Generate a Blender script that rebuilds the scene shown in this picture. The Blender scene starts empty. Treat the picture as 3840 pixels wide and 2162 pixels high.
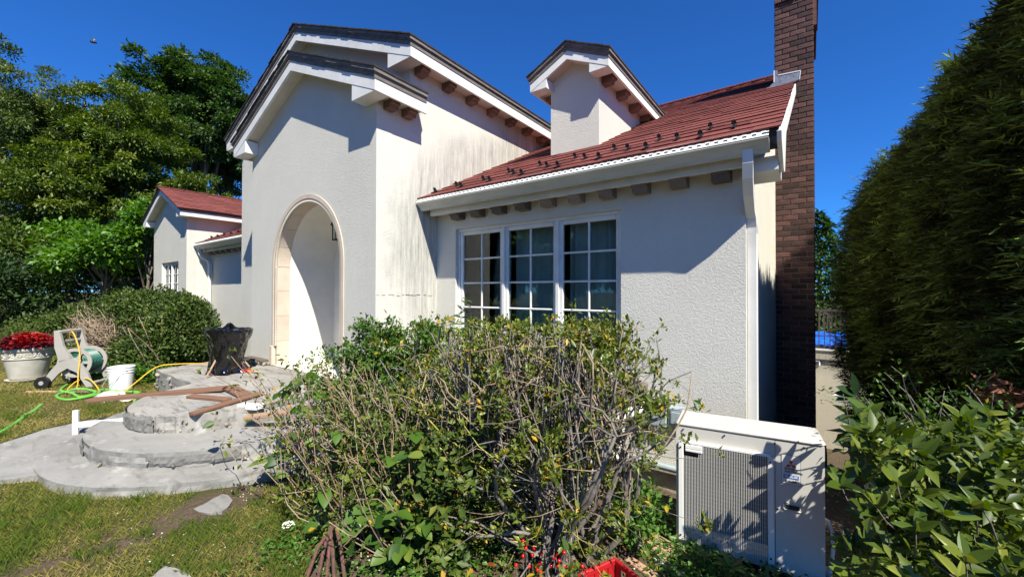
import bpy, bmesh, math, random
import numpy as np
from mathutils import Vector, Matrix

# ------------------------------------------------------------------ camera, sky, sun, exposure
SC = bpy.context.scene
COL = SC.collection
YAW, PITCH, ROLL = math.radians(36.2), math.radians(0.6), math.radians(0.12)
CAM = Vector((0, 0, 1.9))
_f = Vector((-math.sin(YAW) * math.cos(PITCH), math.cos(YAW) * math.cos(PITCH), math.sin(PITCH)))
_r = Vector((math.cos(YAW), math.sin(YAW), 0))
_u = _r.cross(_f)
_r, _u = (math.cos(ROLL) * _r + math.sin(ROLL) * _u), (-math.sin(ROLL) * _r + math.cos(ROLL) * _u)
cd = bpy.data.cameras.new('camera'); cd.lens = 1530 / 3840 * 36; cd.sensor_width = 36; cd.clip_start = 0.05; cd.clip_end = 2000
cam = bpy.data.objects.new('camera', cd); COL.objects.link(cam)
cam.matrix_world = Matrix(((_r.x, _u.x, -_f.x, CAM.x), (_r.y, _u.y, -_f.y, CAM.y), (_r.z, _u.z, -_f.z, CAM.z), (0, 0, 0, 1)))
SC.camera = cam
SUN = Vector((0.585, -0.30, 0.755)).normalized()
w = bpy.data.worlds.new('World'); SC.world = w; w.use_nodes = True
wn = w.node_tree; wn.nodes.clear()
sky = wn.nodes.new('ShaderNodeTexSky'); sky.sky_type = 'NISHITA'; sky.sun_disc = False
sky.sun_elevation = math.asin(SUN.z); sky.sun_rotation = math.atan2(SUN.x, SUN.y)
sky.altitude = 900; sky.air_density = 1.0; sky.dust_density = 0.0; sky.ozone_density = 6.0
hs = wn.nodes.new('ShaderNodeMix'); hs.data_type = 'RGBA'; hs.blend_type = 'MULTIPLY'; hs.inputs[0].default_value = 1.0; hs.inputs[7].default_value = (.25, .73, 1.31, 1)   # deep polarised blue
bg = wn.nodes.new('ShaderNodeBackground'); bg.inputs['Strength'].default_value = 0.074
wo = wn.nodes.new('ShaderNodeOutputWorld')
wn.links.new(sky.outputs[0], hs.inputs[6]); wn.links.new(hs.outputs[2], bg.inputs['Color']); wn.links.new(bg.outputs[0], wo.inputs['Surface'])
sl = bpy.data.lights.new('sun', 'SUN'); sl.energy = 5.0; sl.angle = math.radians(0.53); sl.color = (1.0, 0.95, 0.83)
so = bpy.data.objects.new('sun', sl); COL.objects.link(so); so.location = (20, -10, 26)
so.rotation_euler = SUN.to_track_quat('Z', 'Y').to_euler()
SC.view_settings.view_transform = 'Standard'; SC.view_settings.look = 'None'
SC.view_settings.exposure = 0.84; SC.view_settings.gamma = 1.0; SC.view_settings.use_curve_mapping = False
SC.cycles.max_bounces = 7; SC.cycles.transparent_max_bounces = 12

# ------------------------------------------------------------------ helpers
RNG = np.random.default_rng(7)
random.seed(7)
WL = {}                                     # world position of each object's origin

def wl(o): return WL.get(o.name, Vector((0, 0, 0))) if o else Vector((0, 0, 0))

def tag(o, label=None, cat=None, group=None, kind=None):
    if label: o['label'] = label
    if cat: o['category'] = cat
    if group: o['group'] = group
    if kind: o['kind'] = kind
    return o

def empty(name, loc, label=None, cat=None, group=None, kind=None):
    o = bpy.data.objects.new(name, None); COL.objects.link(o); o.location = loc; o.empty_display_size = 0.1
    WL[o.name] = Vector(loc)
    return tag(o, label, cat, group, kind)

def link(name, me, parent=None, loc=(0, 0, 0), rot=None, scale=None):
    o = bpy.data.objects.new(name, me); COL.objects.link(o)
    loc = Vector(loc); WL[o.name] = loc
    o.location = loc - wl(parent)
    if parent: o.parent = parent
    if rot is not None: o.rotation_euler = rot
    if scale is not None: o.scale = (scale,) * 3 if isinstance(scale, (int, float)) else scale
    return o

def np_mesh(name, V, F, mat, attrs=None, smooth=False):
    """V (n,3), F (m,k) arrays"""
    V = np.ascontiguousarray(V, dtype=np.float32); F = np.ascontiguousarray(F, dtype=np.int32)
    me = bpy.data.meshes.new(name)
    k = F.shape[1]
    me.vertices.add(len(V)); me.vertices.foreach_set('co', V.ravel())
    me.loops.add(F.size); me.loops.foreach_set('vertex_index', F.ravel())
    me.polygons.add(len(F)); me.polygons.foreach_set('loop_start', np.arange(len(F), dtype=np.int32) * k)
    me.polygons.foreach_set('loop_total', np.full(len(F), k, dtype=np.int32))
    if smooth: me.polygons.foreach_set('use_smooth', np.ones(len(F), dtype=bool))
    for an, (dom, val) in (attrs or {}).items():
        a = me.attributes.new(an, 'FLOAT', dom); a.data.foreach_set('value', np.ascontiguousarray(val, dtype=np.float32))
    me.update(calc_edges=True); me.validate()
    if mat: me.materials.append(mat)
    return me

class MB:
    def __init__(s): s.v = []; s.f = []; s.sm = []
    def add(s, vs, fs, M=None, smooth=False):
        b = len(s.v)
        s.v += [tuple(M @ Vector(p)) if M else tuple(p) for p in vs]
        s.f += [tuple(b + i for i in f) for f in fs]; s.sm += [smooth] * len(fs); return s
    def box(s, a, b, M=None):
        (x0, y0, z0), (x1, y1, z1) = a, b
        return s.add([(x0, y0, z0), (x1, y0, z0), (x1, y1, z0), (x0, y1, z0), (x0, y0, z1), (x1, y0, z1), (x1, y1, z1), (x0, y1, z1)],
                     [(0, 3, 2, 1), (4, 5, 6, 7), (0, 1, 5, 4), (1, 2, 6, 5), (2, 3, 7, 6), (3, 0, 4, 7)], M)
    def bbox(s, a, b, c=0.006, M=None):
        """box with chamfered edges"""
        bm = bmesh.new(); bmesh.ops.create_cube(bm, size=1)
        for v in bm.verts:
            v.co = Vector([(a[i] + b[i]) / 2 + v.co[i] * (b[i] - a[i]) for i in range(3)])
        bmesh.ops.bevel(bm, geom=list(bm.edges), offset=c, segments=1, affect='EDGES')
        s.bm(bm, M); return s
    def bm(s, bm, M=None, smooth=False):
        bm.verts.index_update()
        s.add([v.co.copy() for v in bm.verts], [[v.index for v in f.verts] for f in bm.faces], M, smooth); bm.free(); return s
    def prism(s, poly, lo, hi, axis=1, M=None):
        """poly in the plane normal to axis; axis 1: (x,z), axis 0: (y,z), axis 2: (x,y)"""
        def P(p, t): return (p[0], t, p[1]) if axis == 1 else ((t, p[0], p[1]) if axis == 0 else (p[0], p[1], t))
        n = len(poly)
        return s.add([P(p, lo) for p in poly] + [P(p, hi) for p in poly],
                     [tuple(range(n)), tuple(range(2 * n - 1, n - 1, -1))] + [(i, i + n, (i + 1) % n + n, (i + 1) % n) for i in range(n)], M)
    def tube(s, pts, r, n=8, M=None, cap=True, off=0.0):
        pts = [Vector(p) for p in pts]; rs = r if hasattr(r, '__len__') else [r] * len(pts)
        vs = []; fs = []; prev = None
        for i, p in enumerate(pts):
            d = (pts[min(i + 1, len(pts) - 1)] - pts[max(i - 1, 0)]).normalized()
            if prev is None:
                a = d.cross(Vector((0, 0, 1)) if abs(d.z) < .9 else Vector((1, 0, 0))).normalized()
            else:
                a = (prev - d * prev.dot(d)).normalized()
            prev = a; b = d.cross(a)
            for k in range(n):
                t = 2 * math.pi * k / n + off; vs.append(p + (a * math.cos(t) + b * math.sin(t)) * rs[i])
        for i in range(len(pts) - 1):
            for k in range(n):
                fs.append((i * n + k, i * n + (k + 1) % n, (i + 1) * n + (k + 1) % n, (i + 1) * n + k))
        if cap: fs += [tuple(range(n - 1, -1, -1)), tuple(range(len(vs) - n, len(vs)))]
        return s.add(vs, fs, M, n > 4)
    def lathe(s, prof, c=(0, 0, 0), n=32, M=None, cap=True):
        vs = []; fs = []
        for (r, z) in prof:
            for k in range(n):
                t = 2 * math.pi * k / n; vs.append((c[0] + r * math.cos(t), c[1] + r * math.sin(t), c[2] + z))
        for i in range(len(prof) - 1):
            for k in range(n): fs.append((i * n + k, i * n + (k + 1) % n, (i + 1) * n + (k + 1) % n, (i + 1) * n + k))
        if cap: fs += [tuple(range(n - 1, -1, -1)), tuple(range(len(vs) - n, len(vs)))]
        return s.add(vs, fs, M, True)
    def mesh(s, name, mat):
        me = bpy.data.meshes.new(name); me.from_pydata(s.v, [], s.f)
        me.polygons.foreach_set('use_smooth', s.sm); me.update()
        if any(s.sm): me.set_sharp_from_angle(angle=math.radians(38))
        if mat: me.materials.append(mat)
        return me
    def build(s, name, mat, parent=None, loc=(0, 0, 0), rot=None):
        me = s.mesh(name, mat)
        return link(name, me, parent, loc, rot)

def Bx(a, b): return MB().box(a, b)
def rotz(a, c=(0, 0, 0)): return Matrix.Translation(c) @ Matrix.Rotation(a, 4, 'Z')

def grd(x, y):
    """height of the ground"""
    x = np.asarray(x, float); y = np.asarray(y, float)
    z = np.interp(x, [-60, -20, -12, -9, -7, -5.5, -4, -3, -1, 0, 3, 60], [1.4, .9, .6, .47, .34, .30, .26, .19, .03, 0, 0, 0])
    t = np.clip((y - 4.8) / 6.5, 0, 1); t = t * t * (3 - 2 * t); s = np.clip((x + 1.0) / 0.6, 0, 1)
    return z - 1.7 * t * s

# ------------------------------------------------------------------ materials
def M_(name):
    m = bpy.data.materials.new(name); m.use_nodes = True; nt = m.node_tree
    return m, nt, nt.nodes['Principled BSDF'], nt.nodes['Material Output']
def N(nt, t, **kw):
    n = nt.nodes.new(t)
    for k, v in kw.items():
        if k.startswith('i_'):
            key = k[2:].replace('_', ' '); n.inputs[int(key) if key.isdigit() else key].default_value = v
        else: setattr(n, k, v)
    return n
def ramp(nt, fac, stops):
    r = nt.nodes.new('ShaderNodeValToRGB'); e = r.color_ramp.elements
    while len(e) < len(stops): e.new(0.5)
    for el, (p, c) in zip(e, stops): el.position = p; el.color = (*c, 1) if len(c) == 3 else c
    nt.links.new(fac, r.inputs[0]); return r
def noise(nt, scale, detail=4, rough=0.6, vec=None, dist=0.0):
    n = nt.nodes.new('ShaderNodeTexNoise'); n.inputs['Scale'].default_value = scale; n.inputs['Detail'].default_value = detail
    n.inputs['Roughness'].default_value = rough; n.inputs['Distortion'].default_value = dist
    if vec: nt.links.new(vec, n.inputs['Vector'])
    return n
def objco(nt, scale=(1, 1, 1)):
    t = nt.nodes.new('ShaderNodeTexCoord'); m = nt.nodes.new('ShaderNodeMapping'); m.inputs['Scale'].default_value = scale
    nt.links.new(t.outputs['Object'], m.inputs[0]); return m.outputs[0]
def mixc(nt, fac, a, b, mode='MIX'):
    m = nt.nodes.new('ShaderNodeMix'); m.data_type = 'RGBA'; m.blend_type = mode
    for s, v in ((m.inputs[0], fac), (m.inputs[6], a), (m.inputs[7], b)):
        if hasattr(v, 'is_output'): nt.links.new(v, s)
        else: s.default_value = v if isinstance(v, (int, float)) else (*v, 1)
    return m.outputs[2]
def math_(nt, op, a, b=0.0, clamp=False):
    m = nt.nodes.new('ShaderNodeMath'); m.operation = op; m.use_clamp = clamp
    for s, v in ((m.inputs[0], a), (m.inputs[1], b)):
        if hasattr(v, 'is_output'): nt.links.new(v, s)
        else: s.default_value = v
    return m.outputs[0]
def bump(nt, bsdf, h, strength=0.3, dist=0.01, prev=None):
    b = nt.nodes.new('ShaderNodeBump'); b.inputs['Strength'].default_value = strength; b.inputs['Distance'].default_value = dist
    nt.links.new(h, b.inputs['Height'])
    if prev: nt.links.new(prev.outputs[0], b.inputs['Normal'])
    nt.links.new(b.outputs[0], bsdf.inputs['Normal']); return b

def simple(name, c, rough=0.6, var=0.12, scale=6.0, bmp=0.15, bscale=60.0, metal=0.0, rnd=0.0, spec=0.5, stretch=(1, 1, 1), c2=None):
    m, nt, p, o = M_(name)
    co = objco(nt, stretch); n1 = noise(nt, scale, 5, .65, co)
    c2 = c2 or tuple(max(0, x * (1 - var * 2)) for x in c); hi = tuple(min(1, x * (1 + var)) for x in c)
    r = ramp(nt, n1.outputs[0], [(.28, c2), (.72, hi)]); out = r.outputs[0]
    if rnd:
        oi = N(nt, 'ShaderNodeObjectInfo'); mr = N(nt, 'ShaderNodeMapRange'); nt.links.new(oi.outputs['Random'], mr.inputs[0])
        mr.inputs[3].default_value = 1 - rnd; mr.inputs[4].default_value = 1 + rnd
        hv = N(nt, 'ShaderNodeHueSaturation'); nt.links.new(mr.outputs[0], hv.inputs['Value']); nt.links.new(out, hv.inputs['Color']); out = hv.outputs[0]
    nt.links.new(out, p.inputs['Base Color']); p.inputs['Roughness'].default_value = rough; p.inputs['Metallic'].default_value = metal
    p.inputs['Specular IOR Level'].default_value = spec
    if bmp:
        n2 = noise(nt, bscale, 4, .7, co); bump(nt, p, n2.outputs[0], bmp, 0.01)
    return m

def stucco(name, c, streak=0.0, zone=None, warm=(0.55, 0.5, 0.42), coarse=75):
    """rough stucco with trowel relief; streak = amount of dark drip stains; zone = (axis, lo, hi) list of masks"""
    m, nt, p, o = M_(name)
    co = objco(nt); big = noise(nt, 0.9, 5, .6, co); mid = noise(nt, 7, 4, .6, co)
    col = ramp(nt, big.outputs[0], [(.3, tuple(x * .90 for x in c)), (.7, c)]).outputs[0]
    col = mixc(nt, math_(nt, 'MULTIPLY', mid.outputs[0], .14), col, warm)
    sv = objco(nt, (9, 9, .55)); st = noise(nt, 1.3, 6, .72, sv)
    stm = ramp(nt, st.outputs[0], [(.52, (0, 0, 0)), (.74, (1, 1, 1))]).outputs[0]
    faint = math_(nt, 'MULTIPLY', math_(nt, 'MULTIPLY', stm, mid.outputs[0]), .16)
    col = mixc(nt, faint, col, (.30, .29, .27))
    if streak:
        sep = N(nt, 'ShaderNodeSeparateXYZ'); nt.links.new(co, sep.inputs[0])
        tot = None
        def sm(v, lo, hi):
            a = N(nt, 'ShaderNodeMapRange', interpolation_type='SMOOTHSTEP'); nt.links.new(v, a.inputs[0]); a.inputs[1].default_value = lo; a.inputs[2].default_value = hi; return a.outputs[0]
        if streak == 'roofline':                # grime that splashes up along the abutting roof and runs down beside it
            streak = .75; zone = []
            wob = math_(nt, 'MULTIPLY', math_(nt, 'SUBTRACT', noise(nt, 2.3, 4, .6, co).outputs[0], .5), .9)
            d1 = math_(nt, 'ADD', math_(nt, 'SUBTRACT', sep.outputs[2], math_(nt, 'MULTIPLY', sep.outputs[1], .505)), wob)   # 1.31 on the roof line
            f1 = math_(nt, 'MULTIPLY', sm(d1, 2.2, 1.45), sm(sep.outputs[1], 3.35, 3.75))
            f2 = math_(nt, 'MULTIPLY', math_(nt, 'MULTIPLY', sm(math_(nt, 'ADD', sep.outputs[1], wob), 3.05, 3.6), sm(sep.outputs[1], 3.97, 3.90)), math_(nt, 'MULTIPLY', sm(sep.outputs[2], .9, 2.0), sm(sep.outputs[2], 3.6, 3.1)))
            tot = math_(nt, 'MAXIMUM', f1, f2)
        for (poly) in zone:
            # each zone: list of (axis, lo, hi, soft)
            z = None
            for ax, lo, hi, soft in poly:
                a = N(nt, 'ShaderNodeMapRange', interpolation_type='SMOOTHSTEP'); nt.links.new(sep.outputs[ax], a.inputs[0]); a.inputs[1].default_value = lo - soft; a.inputs[2].default_value = lo + soft
                b = N(nt, 'ShaderNodeMapRange', interpolation_type='SMOOTHSTEP'); nt.links.new(sep.outputs[ax], b.inputs[0]); b.inputs[1].default_value = hi + soft; b.inputs[2].default_value = hi - soft
                ab = math_(nt, 'MULTIPLY', a.outputs[0], b.outputs[0]); z = ab if z is None else math_(nt, 'MULTIPLY', z, ab)
            tot = z if tot is None else math_(nt, 'MAXIMUM', tot, z)
        sv2 = objco(nt, (24, 24, 2.2)); s2 = noise(nt, 1.0, 7, .8, sv2)
        s2m = ramp(nt, s2.outputs[0], [(.36, (.12, .12, .12)), (.70, (1, 1, 1))]).outputs[0]
        fac = math_(nt, 'MULTIPLY', math_(nt, 'MULTIPLY', s2m, tot), streak, True)
        col = mixc(nt, fac, col, (.13, .13, .135))
    nt.links.new(col, p.inputs['Base Color']); p.inputs['Roughness'].default_value = .92; p.inputs['Specular IOR Level'].default_value = .2
    v = N(nt, 'ShaderNodeTexNoise'); v.inputs['Scale'].default_value = coarse; v.inputs['Detail'].default_value = 3; v.inputs['Distortion'].default_value = 1.2
    nt.links.new(co, v.inputs['Vector'])
    h = ramp(nt, v.outputs[0], [(.38, (0, 0, 0)), (.58, (1, 1, 1))]).outputs[0]
    fine = noise(nt, 190, 3, .7, co); b1 = bump(nt, p, h, .5, .008); bump(nt, p, fine.outputs[0], .35, .004, b1)
    return m

def foliage(name, cols, rough=.45, transl=.3, spec=.5):
    """cols: list of (pos, rgb) along the per-leaf value 'tint'"""
    m, nt, p, o = M_(name)
    at = N(nt, 'ShaderNodeAttribute', attribute_name='tint')
    oi = N(nt, 'ShaderNodeObjectInfo')
    f = math_(nt, 'ADD', at.outputs['Fac'], math_(nt, 'MULTIPLY', oi.outputs['Random'], 0.0))
    r = ramp(nt, f, cols)
    nt.links.new(r.outputs[0], p.inputs['Base Color']); p.inputs['Roughness'].default_value = rough; p.inputs['Specular IOR Level'].default_value = spec
    t = N(nt, 'ShaderNodeBsdfTranslucent')
    hv = N(nt, 'ShaderNodeHueSaturation', i_Saturation=1.15, i_Value=1.25); nt.links.new(r.outputs[0], hv.inputs['Color']); nt.links.new(hv.outputs[0], t.inputs['Color'])
    mx = N(nt, 'ShaderNodeMixShader'); mx.inputs[0].default_value = transl
    nt.links.new(p.outputs[0], mx.inputs[1]); nt.links.new(t.outputs[0], mx.inputs[2]); nt.links.new(mx.outputs[0], o.inputs['Surface'])
    return m

def leafmat(name, cols, rough=.4, transl=.25):
    """same, but the value comes from the object (for leaves that are objects of their own)"""
    m = foliage(name, cols, rough, transl)
    nt = m.node_tree
    r = [n for n in nt.nodes if n.type == 'VALTORGB'][0]; oi = [n for n in nt.nodes if n.type == 'OBJECT_INFO'][0]
    nt.links.new(oi.outputs['Random'], r.inputs[0])
    p = nt.nodes['Principled BSDF']; co = objco(nt); n = noise(nt, 60, 3, .6, co)
    hv = N(nt, 'ShaderNodeHueSaturation'); mr = N(nt, 'ShaderNodeMapRange'); nt.links.new(n.outputs[0], mr.inputs[0]); mr.inputs[3].default_value = .75; mr.inputs[4].default_value = 1.25
    nt.links.new(mr.outputs[0], hv.inputs['Value']); nt.links.new(r.outputs[0], hv.inputs['Color']); nt.links.new(hv.outputs[0], p.inputs['Base Color'])
    return m

def wood(name, c, c2, axis=0, rough=.75):
    sc = [1.5, 1.5, 1.5]; sc = [22, 22, 22]; sc[axis] = 1.2
    return simple(name, c, rough, .1, 1.6, .25, 6, stretch=tuple(sc), c2=c2, rnd=.15)

MAT = {}
WALLC = (.665, .65, .585)
MAT['stucco'] = stucco('stucco_cream', WALLC)
MAT['stucco_side'] = stucco('stucco_cream_stained', (.72, .70, .62), 'roofline')
MAT['stucco_house_side'] = stucco('stucco_cream_gable_end', (.73, .705, .61))
MAT['stucco_terrace'] = stucco('stucco_terrace', (.55, .50, .39), .8, [[(2, .1, .6, .2)]])
MAT['white'] = simple('white_painted_wood', (.74, .735, .70), .55, .06, 3, .12, 30, c2=(.60, .59, .56), rnd=.05)
def peeling():
    m, nt, p, o = M_('white_peeling_paint')
    co = objco(nt, (1, 1, 4)); n = noise(nt, 7, 6, .7, objco(nt, (2, 2, 14)), .5); n2 = noise(nt, 3, 3, .5, co)
    f = ramp(nt, math_(nt, 'MULTIPLY', n.outputs[0], math_(nt, 'ADD', n2.outputs[0], .5)), [(.66, (0, 0, 0)), (.70, (1, 1, 1))]).outputs[0]
    c = mixc(nt, f, (.76, .75, .71), (.28, .25, .22)); nt.links.new(c, p.inputs['Base Color']); p.inputs['Roughness'].default_value = .6
    bump(nt, p, f, -.5, .004); return m
MAT['peel'] = peeling()
MAT['white_metal'] = simple('white_aluminium', (.74, .74, .71), .38, .05, 2, .05, 20, c2=(.60, .59, .55))
MAT['gutter_paint'] = simple('dull_gutter_paint', (.52, .52, .465), .5, .1, 3, .06, 20, c2=(.40, .40, .35), stretch=(1, 1, 5))
MAT['mould'] = simple('weathered_dark_moulding', (.17, .15, .13), .8, .3, 5, .5, 18, stretch=(1, 1, 6), c2=(.085, .075, .068))
MAT['asphalt'] = simple('shingle_edge', (.045, .033, .030), .95, .3, 12, .5, 120)
MAT['shingle'] = simple('red_shingle', (.185, .058, .048), .95, .2, 18, .6, 260, rnd=.22, spec=.15, c2=(.115, .038, .033))
MAT['soffit'] = simple('cream_soffit', (.62, .58, .49), .8, .06, 3, .1, 60)
MAT['corbel'] = simple('brown_corbel', (.20, .115, .085), .75, .15, 5, .25, 30, rnd=.3, stretch=(4, 1, 1))
MAT['corbel_grey'] = simple('grey_brown_corbel', (.19, .15, .125), .75, .15, 5, .25, 30, rnd=.45, stretch=(1, 4, 1))
MAT['stone'] = simple('pinkish_limestone', (.56, .475, .385), .8, .07, 4, .2, 50, c2=(.49, .40, .315), rnd=.08)
MAT['rope'] = simple('cream_rope_moulding', (.66, .60, .49), .8, .05, 4, .1, 40)
MAT['interior'] = simple('vestibule_plaster', (.72, .69, .61), .9, .05, 3, .25, 70)
MAT['brick'] = simple('dark_red_brick', (.100, .040, .031), .9, .3, 14, .6, 60, rnd=.6, c2=(.038, .022, .020))
MAT['mortar'] = simple('grey_mortar', (.19, .165, .14), .95, .2, 9, .5, 80)
MAT['lead'] = simple('lead_flashing', (.30, .31, .33), .5, .25, 9, .3, 30, metal=.4, c2=(.12, .125, .14))
MAT['concrete'] = simple('grey_concrete', (.42, .41, .39), .9, .14, 1.6, .5, 22, c2=(.30, .29, .275))
MAT['oldwood'] = simple('dusty_concrete_slab', (.44, .42, .39), .9, .16, 1.3, .5, 25, stretch=(1, 5, 1), c2=(.27, .255, .235))
MAT['wetcement'] = simple('fresh_cement', (.20, .195, .18), .85, .15, 6, .9, 14, c2=(.13, .125, .115))
MAT['rubble'] = simple('rubble_stone', (.32, .28, .22), .95, .2, 12, .5, 40, rnd=.35, c2=(.19, .165, .13))
MAT['board'] = wood('brown_board', (.20, .105, .062), (.12, .062, .038), 0)
MAT['board_pale'] = wood('pale_pine_board', (.45, .29, .19), (.33, .20, .125), 0)
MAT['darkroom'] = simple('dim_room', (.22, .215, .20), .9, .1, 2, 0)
MAT['black'] = simple('black_metal', (.012, .012, .012), .5, .1, 4, .1)
MAT['bronze'] = simple('bronze_rail', (.085, .062, .055), .5, .1, 4, .1, metal=.2)
MAT['ac'] = simple('beige_white_enamel', (.58, .565, .52), .42, .03, 1.5, .03, 60, c2=(.53, .515, .47))
MAT['ac_dark'] = simple('dark_fan_well', (.02, .02, .021), .6, .1, 4, 0)
MAT['wire'] = simple('white_wire', (.78, .77, .73), .4, .03, 2, 0)
MAT['grey_box'] = simple('grey_blue_box', (.33, .39, .42), .5, .06, 3, .08)
MAT['pvc'] = simple('white_plastic', (.80, .80, .78), .4, .03, 2, .04)
MAT['bag'] = simple('black_polythene', (.004, .004, .005), .14, .1, 4, .05, 14, spec=.6)
MAT['pot'] = simple('cast_stone_pot', (.52, .49, .42), .85, .12, 5, .35, 40, c2=(.40, .375, .31))
MAT['reel'] = simple('taupe_plastic', (.36, .34, .305), .5, .06, 3, .08, 40)
MAT['hosegreen'] = simple('teal_hose', (.02, .14, .10), .4, .15, 4, .1)
MAT['hoselime'] = simple('lime_hose', (.14, .42, .06), .4, .1, 4, .08)
MAT['cord'] = simple('yellow_cord', (.75, .43, .035), .45, .06, 4, .05)
MAT['rust'] = simple('rusty_rebar', (.15, .065, .045), .9, .3, 30, .8, 120, c2=(.07, .04, .035))
MAT['redplastic'] = simple('red_plastic', (.42, .012, .016), .42, .12, 5, .12, 30)
MAT['berry'] = simple('red_berry', (.55, .008, .008), .2, .1, 5, 0)
MAT['tarp'] = simple('blue_tarp', (.01, .12, .62), .35, .25, 7, .5, 12, c2=(.0, .05, .35))
MAT['bark'] = simple('grey_bark', (.16, .135, .11), .9, .25, 10, .7, 40, stretch=(3, 3, 1), c2=(.075, .062, .05))
MAT['twig_tan'] = simple('tan_twig', (.33, .25, .17), .85, .25, 20, .4, 90, c2=(.17, .12, .082))
MAT['twig_grey'] = simple('grey_twig', (.20, .178, .15), .85, .25, 16, .5, 60, c2=(.085, .075, .063))
MAT['twig_yellow'] = simple('yellow_green_twig', (.40, .36, .07), .7, .2, 20, .2, 60, c2=(.25, .22, .05))
MAT['slate'] = simple('dark_slate_roof', (.05, .06, .075), .8, .2, 5, .3)
def glass():
    m, nt, p, o = M_('window_glass'); nt.nodes.remove(p)
    t = N(nt, 'ShaderNodeBsdfTransparent'); t.inputs[0].default_value = (.84, .90, .88, 1)
    g = N(nt, 'ShaderNodeBsdfGlossy'); g.inputs['Roughness'].default_value = .015; g.inputs['Color'].default_value = (.9, .95, .95, 1)
    fr = N(nt, 'ShaderNodeFresnel'); fr.inputs[0].default_value = 1.6
    co = objco(nt); n = noise(nt, 1.3, 1, .5, co); b = N(nt, 'ShaderNodeBump'); b.inputs['Strength'].default_value = .03; b.inputs['Distance'].default_value = .05
    nt.links.new(n.outputs[0], b.inputs['Height']); nt.links.new(b.outputs[0], g.inputs['Normal'])
    mx = N(nt, 'ShaderNodeMixShader'); nt.links.new(fr.outputs[0], mx.inputs[0]); nt.links.new(t.outputs[0], mx.inputs[1]); nt.links.new(g.outputs[0], mx.inputs[2])
    nt.links.new(mx.outputs[0], o.inputs['Surface']); return m
MAT['glass'] = glass()
MAT['curtain'] = simple('grey_green_curtain', (.72, .73, .70), .9, .1, 3, 0)
MAT['shadegrey'] = simple('taupe_shade', (.50, .47, .43), .9, .1, 3, 0)
# ------------------------------------------------------------------ ground
def ground_mat():
    m, nt, p, o = M_('lawn_and_soil')
    co = objco(nt); n1 = noise(nt, 1.1, 5, .6, co, .4); n2 = noise(nt, 30, 4, .7, co); n3 = noise(nt, 140, 3, .7, co)
    grass = ramp(nt, n1.outputs[0], [(.35, (.10, .085, .028)), (.62, (.055, .075, .018))]).outputs[0]
    soil = ramp(nt, n2.outputs[0], [(.3, (.075, .052, .036)), (.72, (.155, .115, .082))]).outputs[0]
    # planting bed: everything to the right of a line past the shrubs, and worn patches in the lawn
    sep = N(nt, 'ShaderNodeSeparateXYZ'); nt.links.new(co, sep.inputs[0])
    mr = N(nt, 'ShaderNodeMapRange'); nt.links.new(math_(nt, 'ADD', sep.outputs[0], math_(nt, 'MULTIPLY', n1.outputs[0], .8)), mr.inputs[0])
    mr.inputs[1].default_value = -3.0; mr.inputs[2].default_value = -2.3
    f = math_(nt, 'MAXIMUM', mr.outputs[0], ramp(nt, noise(nt, .9, 3, .5, co).outputs[0], [(.60, (0, 0, 0)), (.68, (1, 1, 1))]).outputs[0])
    bnd = N(nt, 'ShaderNodeMapRange', interpolation_type='SMOOTHSTEP'); nt.links.new(math_(nt, 'ADD', math_(nt, 'ABSOLUTE', math_(nt, 'ADD', sep.outputs[0], 3.75)), math_(nt, 'MULTIPLY', n2.outputs[0], .2)), bnd.inputs[0]); bnd.inputs[1].default_value = .42; bnd.inputs[2].default_value = .20
    f = math_(nt, 'MAXIMUM', f, bnd.outputs[0]); c = mixc(nt, f, grass, soil); c = mixc(nt, math_(nt, 'MULTIPLY', n3.outputs[0], .5), c, (.05, .045, .025))
    nt.links.new(c, p.inputs['Base Color']); p.inputs['Roughness'].default_value = 1; p.inputs['Specular IOR Level'].default_value = .1
    bump(nt, p, n2.outputs[0], .8, .03); return m
MAT['ground'] = ground_mat()
xs = np.concatenate([np.linspace(-400, -40, 12, endpoint=False), np.linspace(-40, -14, 26, endpoint=False), np.linspace(-14, 4, 150, endpoint=False), np.linspace(4, 30, 20, endpoint=False), np.linspace(30, 400, 12)])
ys = np.concatenate([np.linspace(-400, -20, 12, endpoint=False), np.linspace(-20, -3, 14, endpoint=False), np.linspace(-3, 8, 90, endpoint=False), np.linspace(8, 40, 26, endpoint=False), np.linspace(40, 400, 12)])
GX, GY = np.meshgrid(xs, ys, indexing='ij'); GZ = grd(GX, GY)
near = (GX > -14) & (GX < 4) & (GY > -3) & (GY < 8)
GZ = GZ + near * (0.012 * np.sin(GX * 3.1 + 1.3 * np.sin(GY * 2.3)) + .01 * np.sin(GY * 4.7 + GX)) - .012
ni, nj = GX.shape
idx = np.arange(ni * nj).reshape(ni, nj)
F = np.stack([idx[:-1, :-1], idx[1:, :-1], idx[1:, 1:], idx[:-1, 1:]], -1).reshape(-1, 4)
tag(link('ground', np_mesh('ground', np.stack([GX, GY, GZ], -1).reshape(-1, 3), F, MAT['ground'], smooth=True)), kind='structure')

# ------------------------------------------------------------------ the house
H = empty('stucco_house', (-4.237, 4.0, 0.2), 'cream stucco house with arched entrance, red shingle roofs and brick chimney', 'house')

def wallpart(name, mb, mat='stucco', parent=H): return mb.build(name, MAT[mat], parent)

def chev(mb, xc, half, p, zb, sl, a, b, y0, y1):
    e = half + p
    zl = zb - sl * p; zp = zb + sl * half
    mb.prism([(xc - e, zl + a), (xc, zp + a), (xc + e, zl + a), (xc + e, zl + b), (xc, zp + b), (xc - e, zl + b)], y0, y1)

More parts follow.
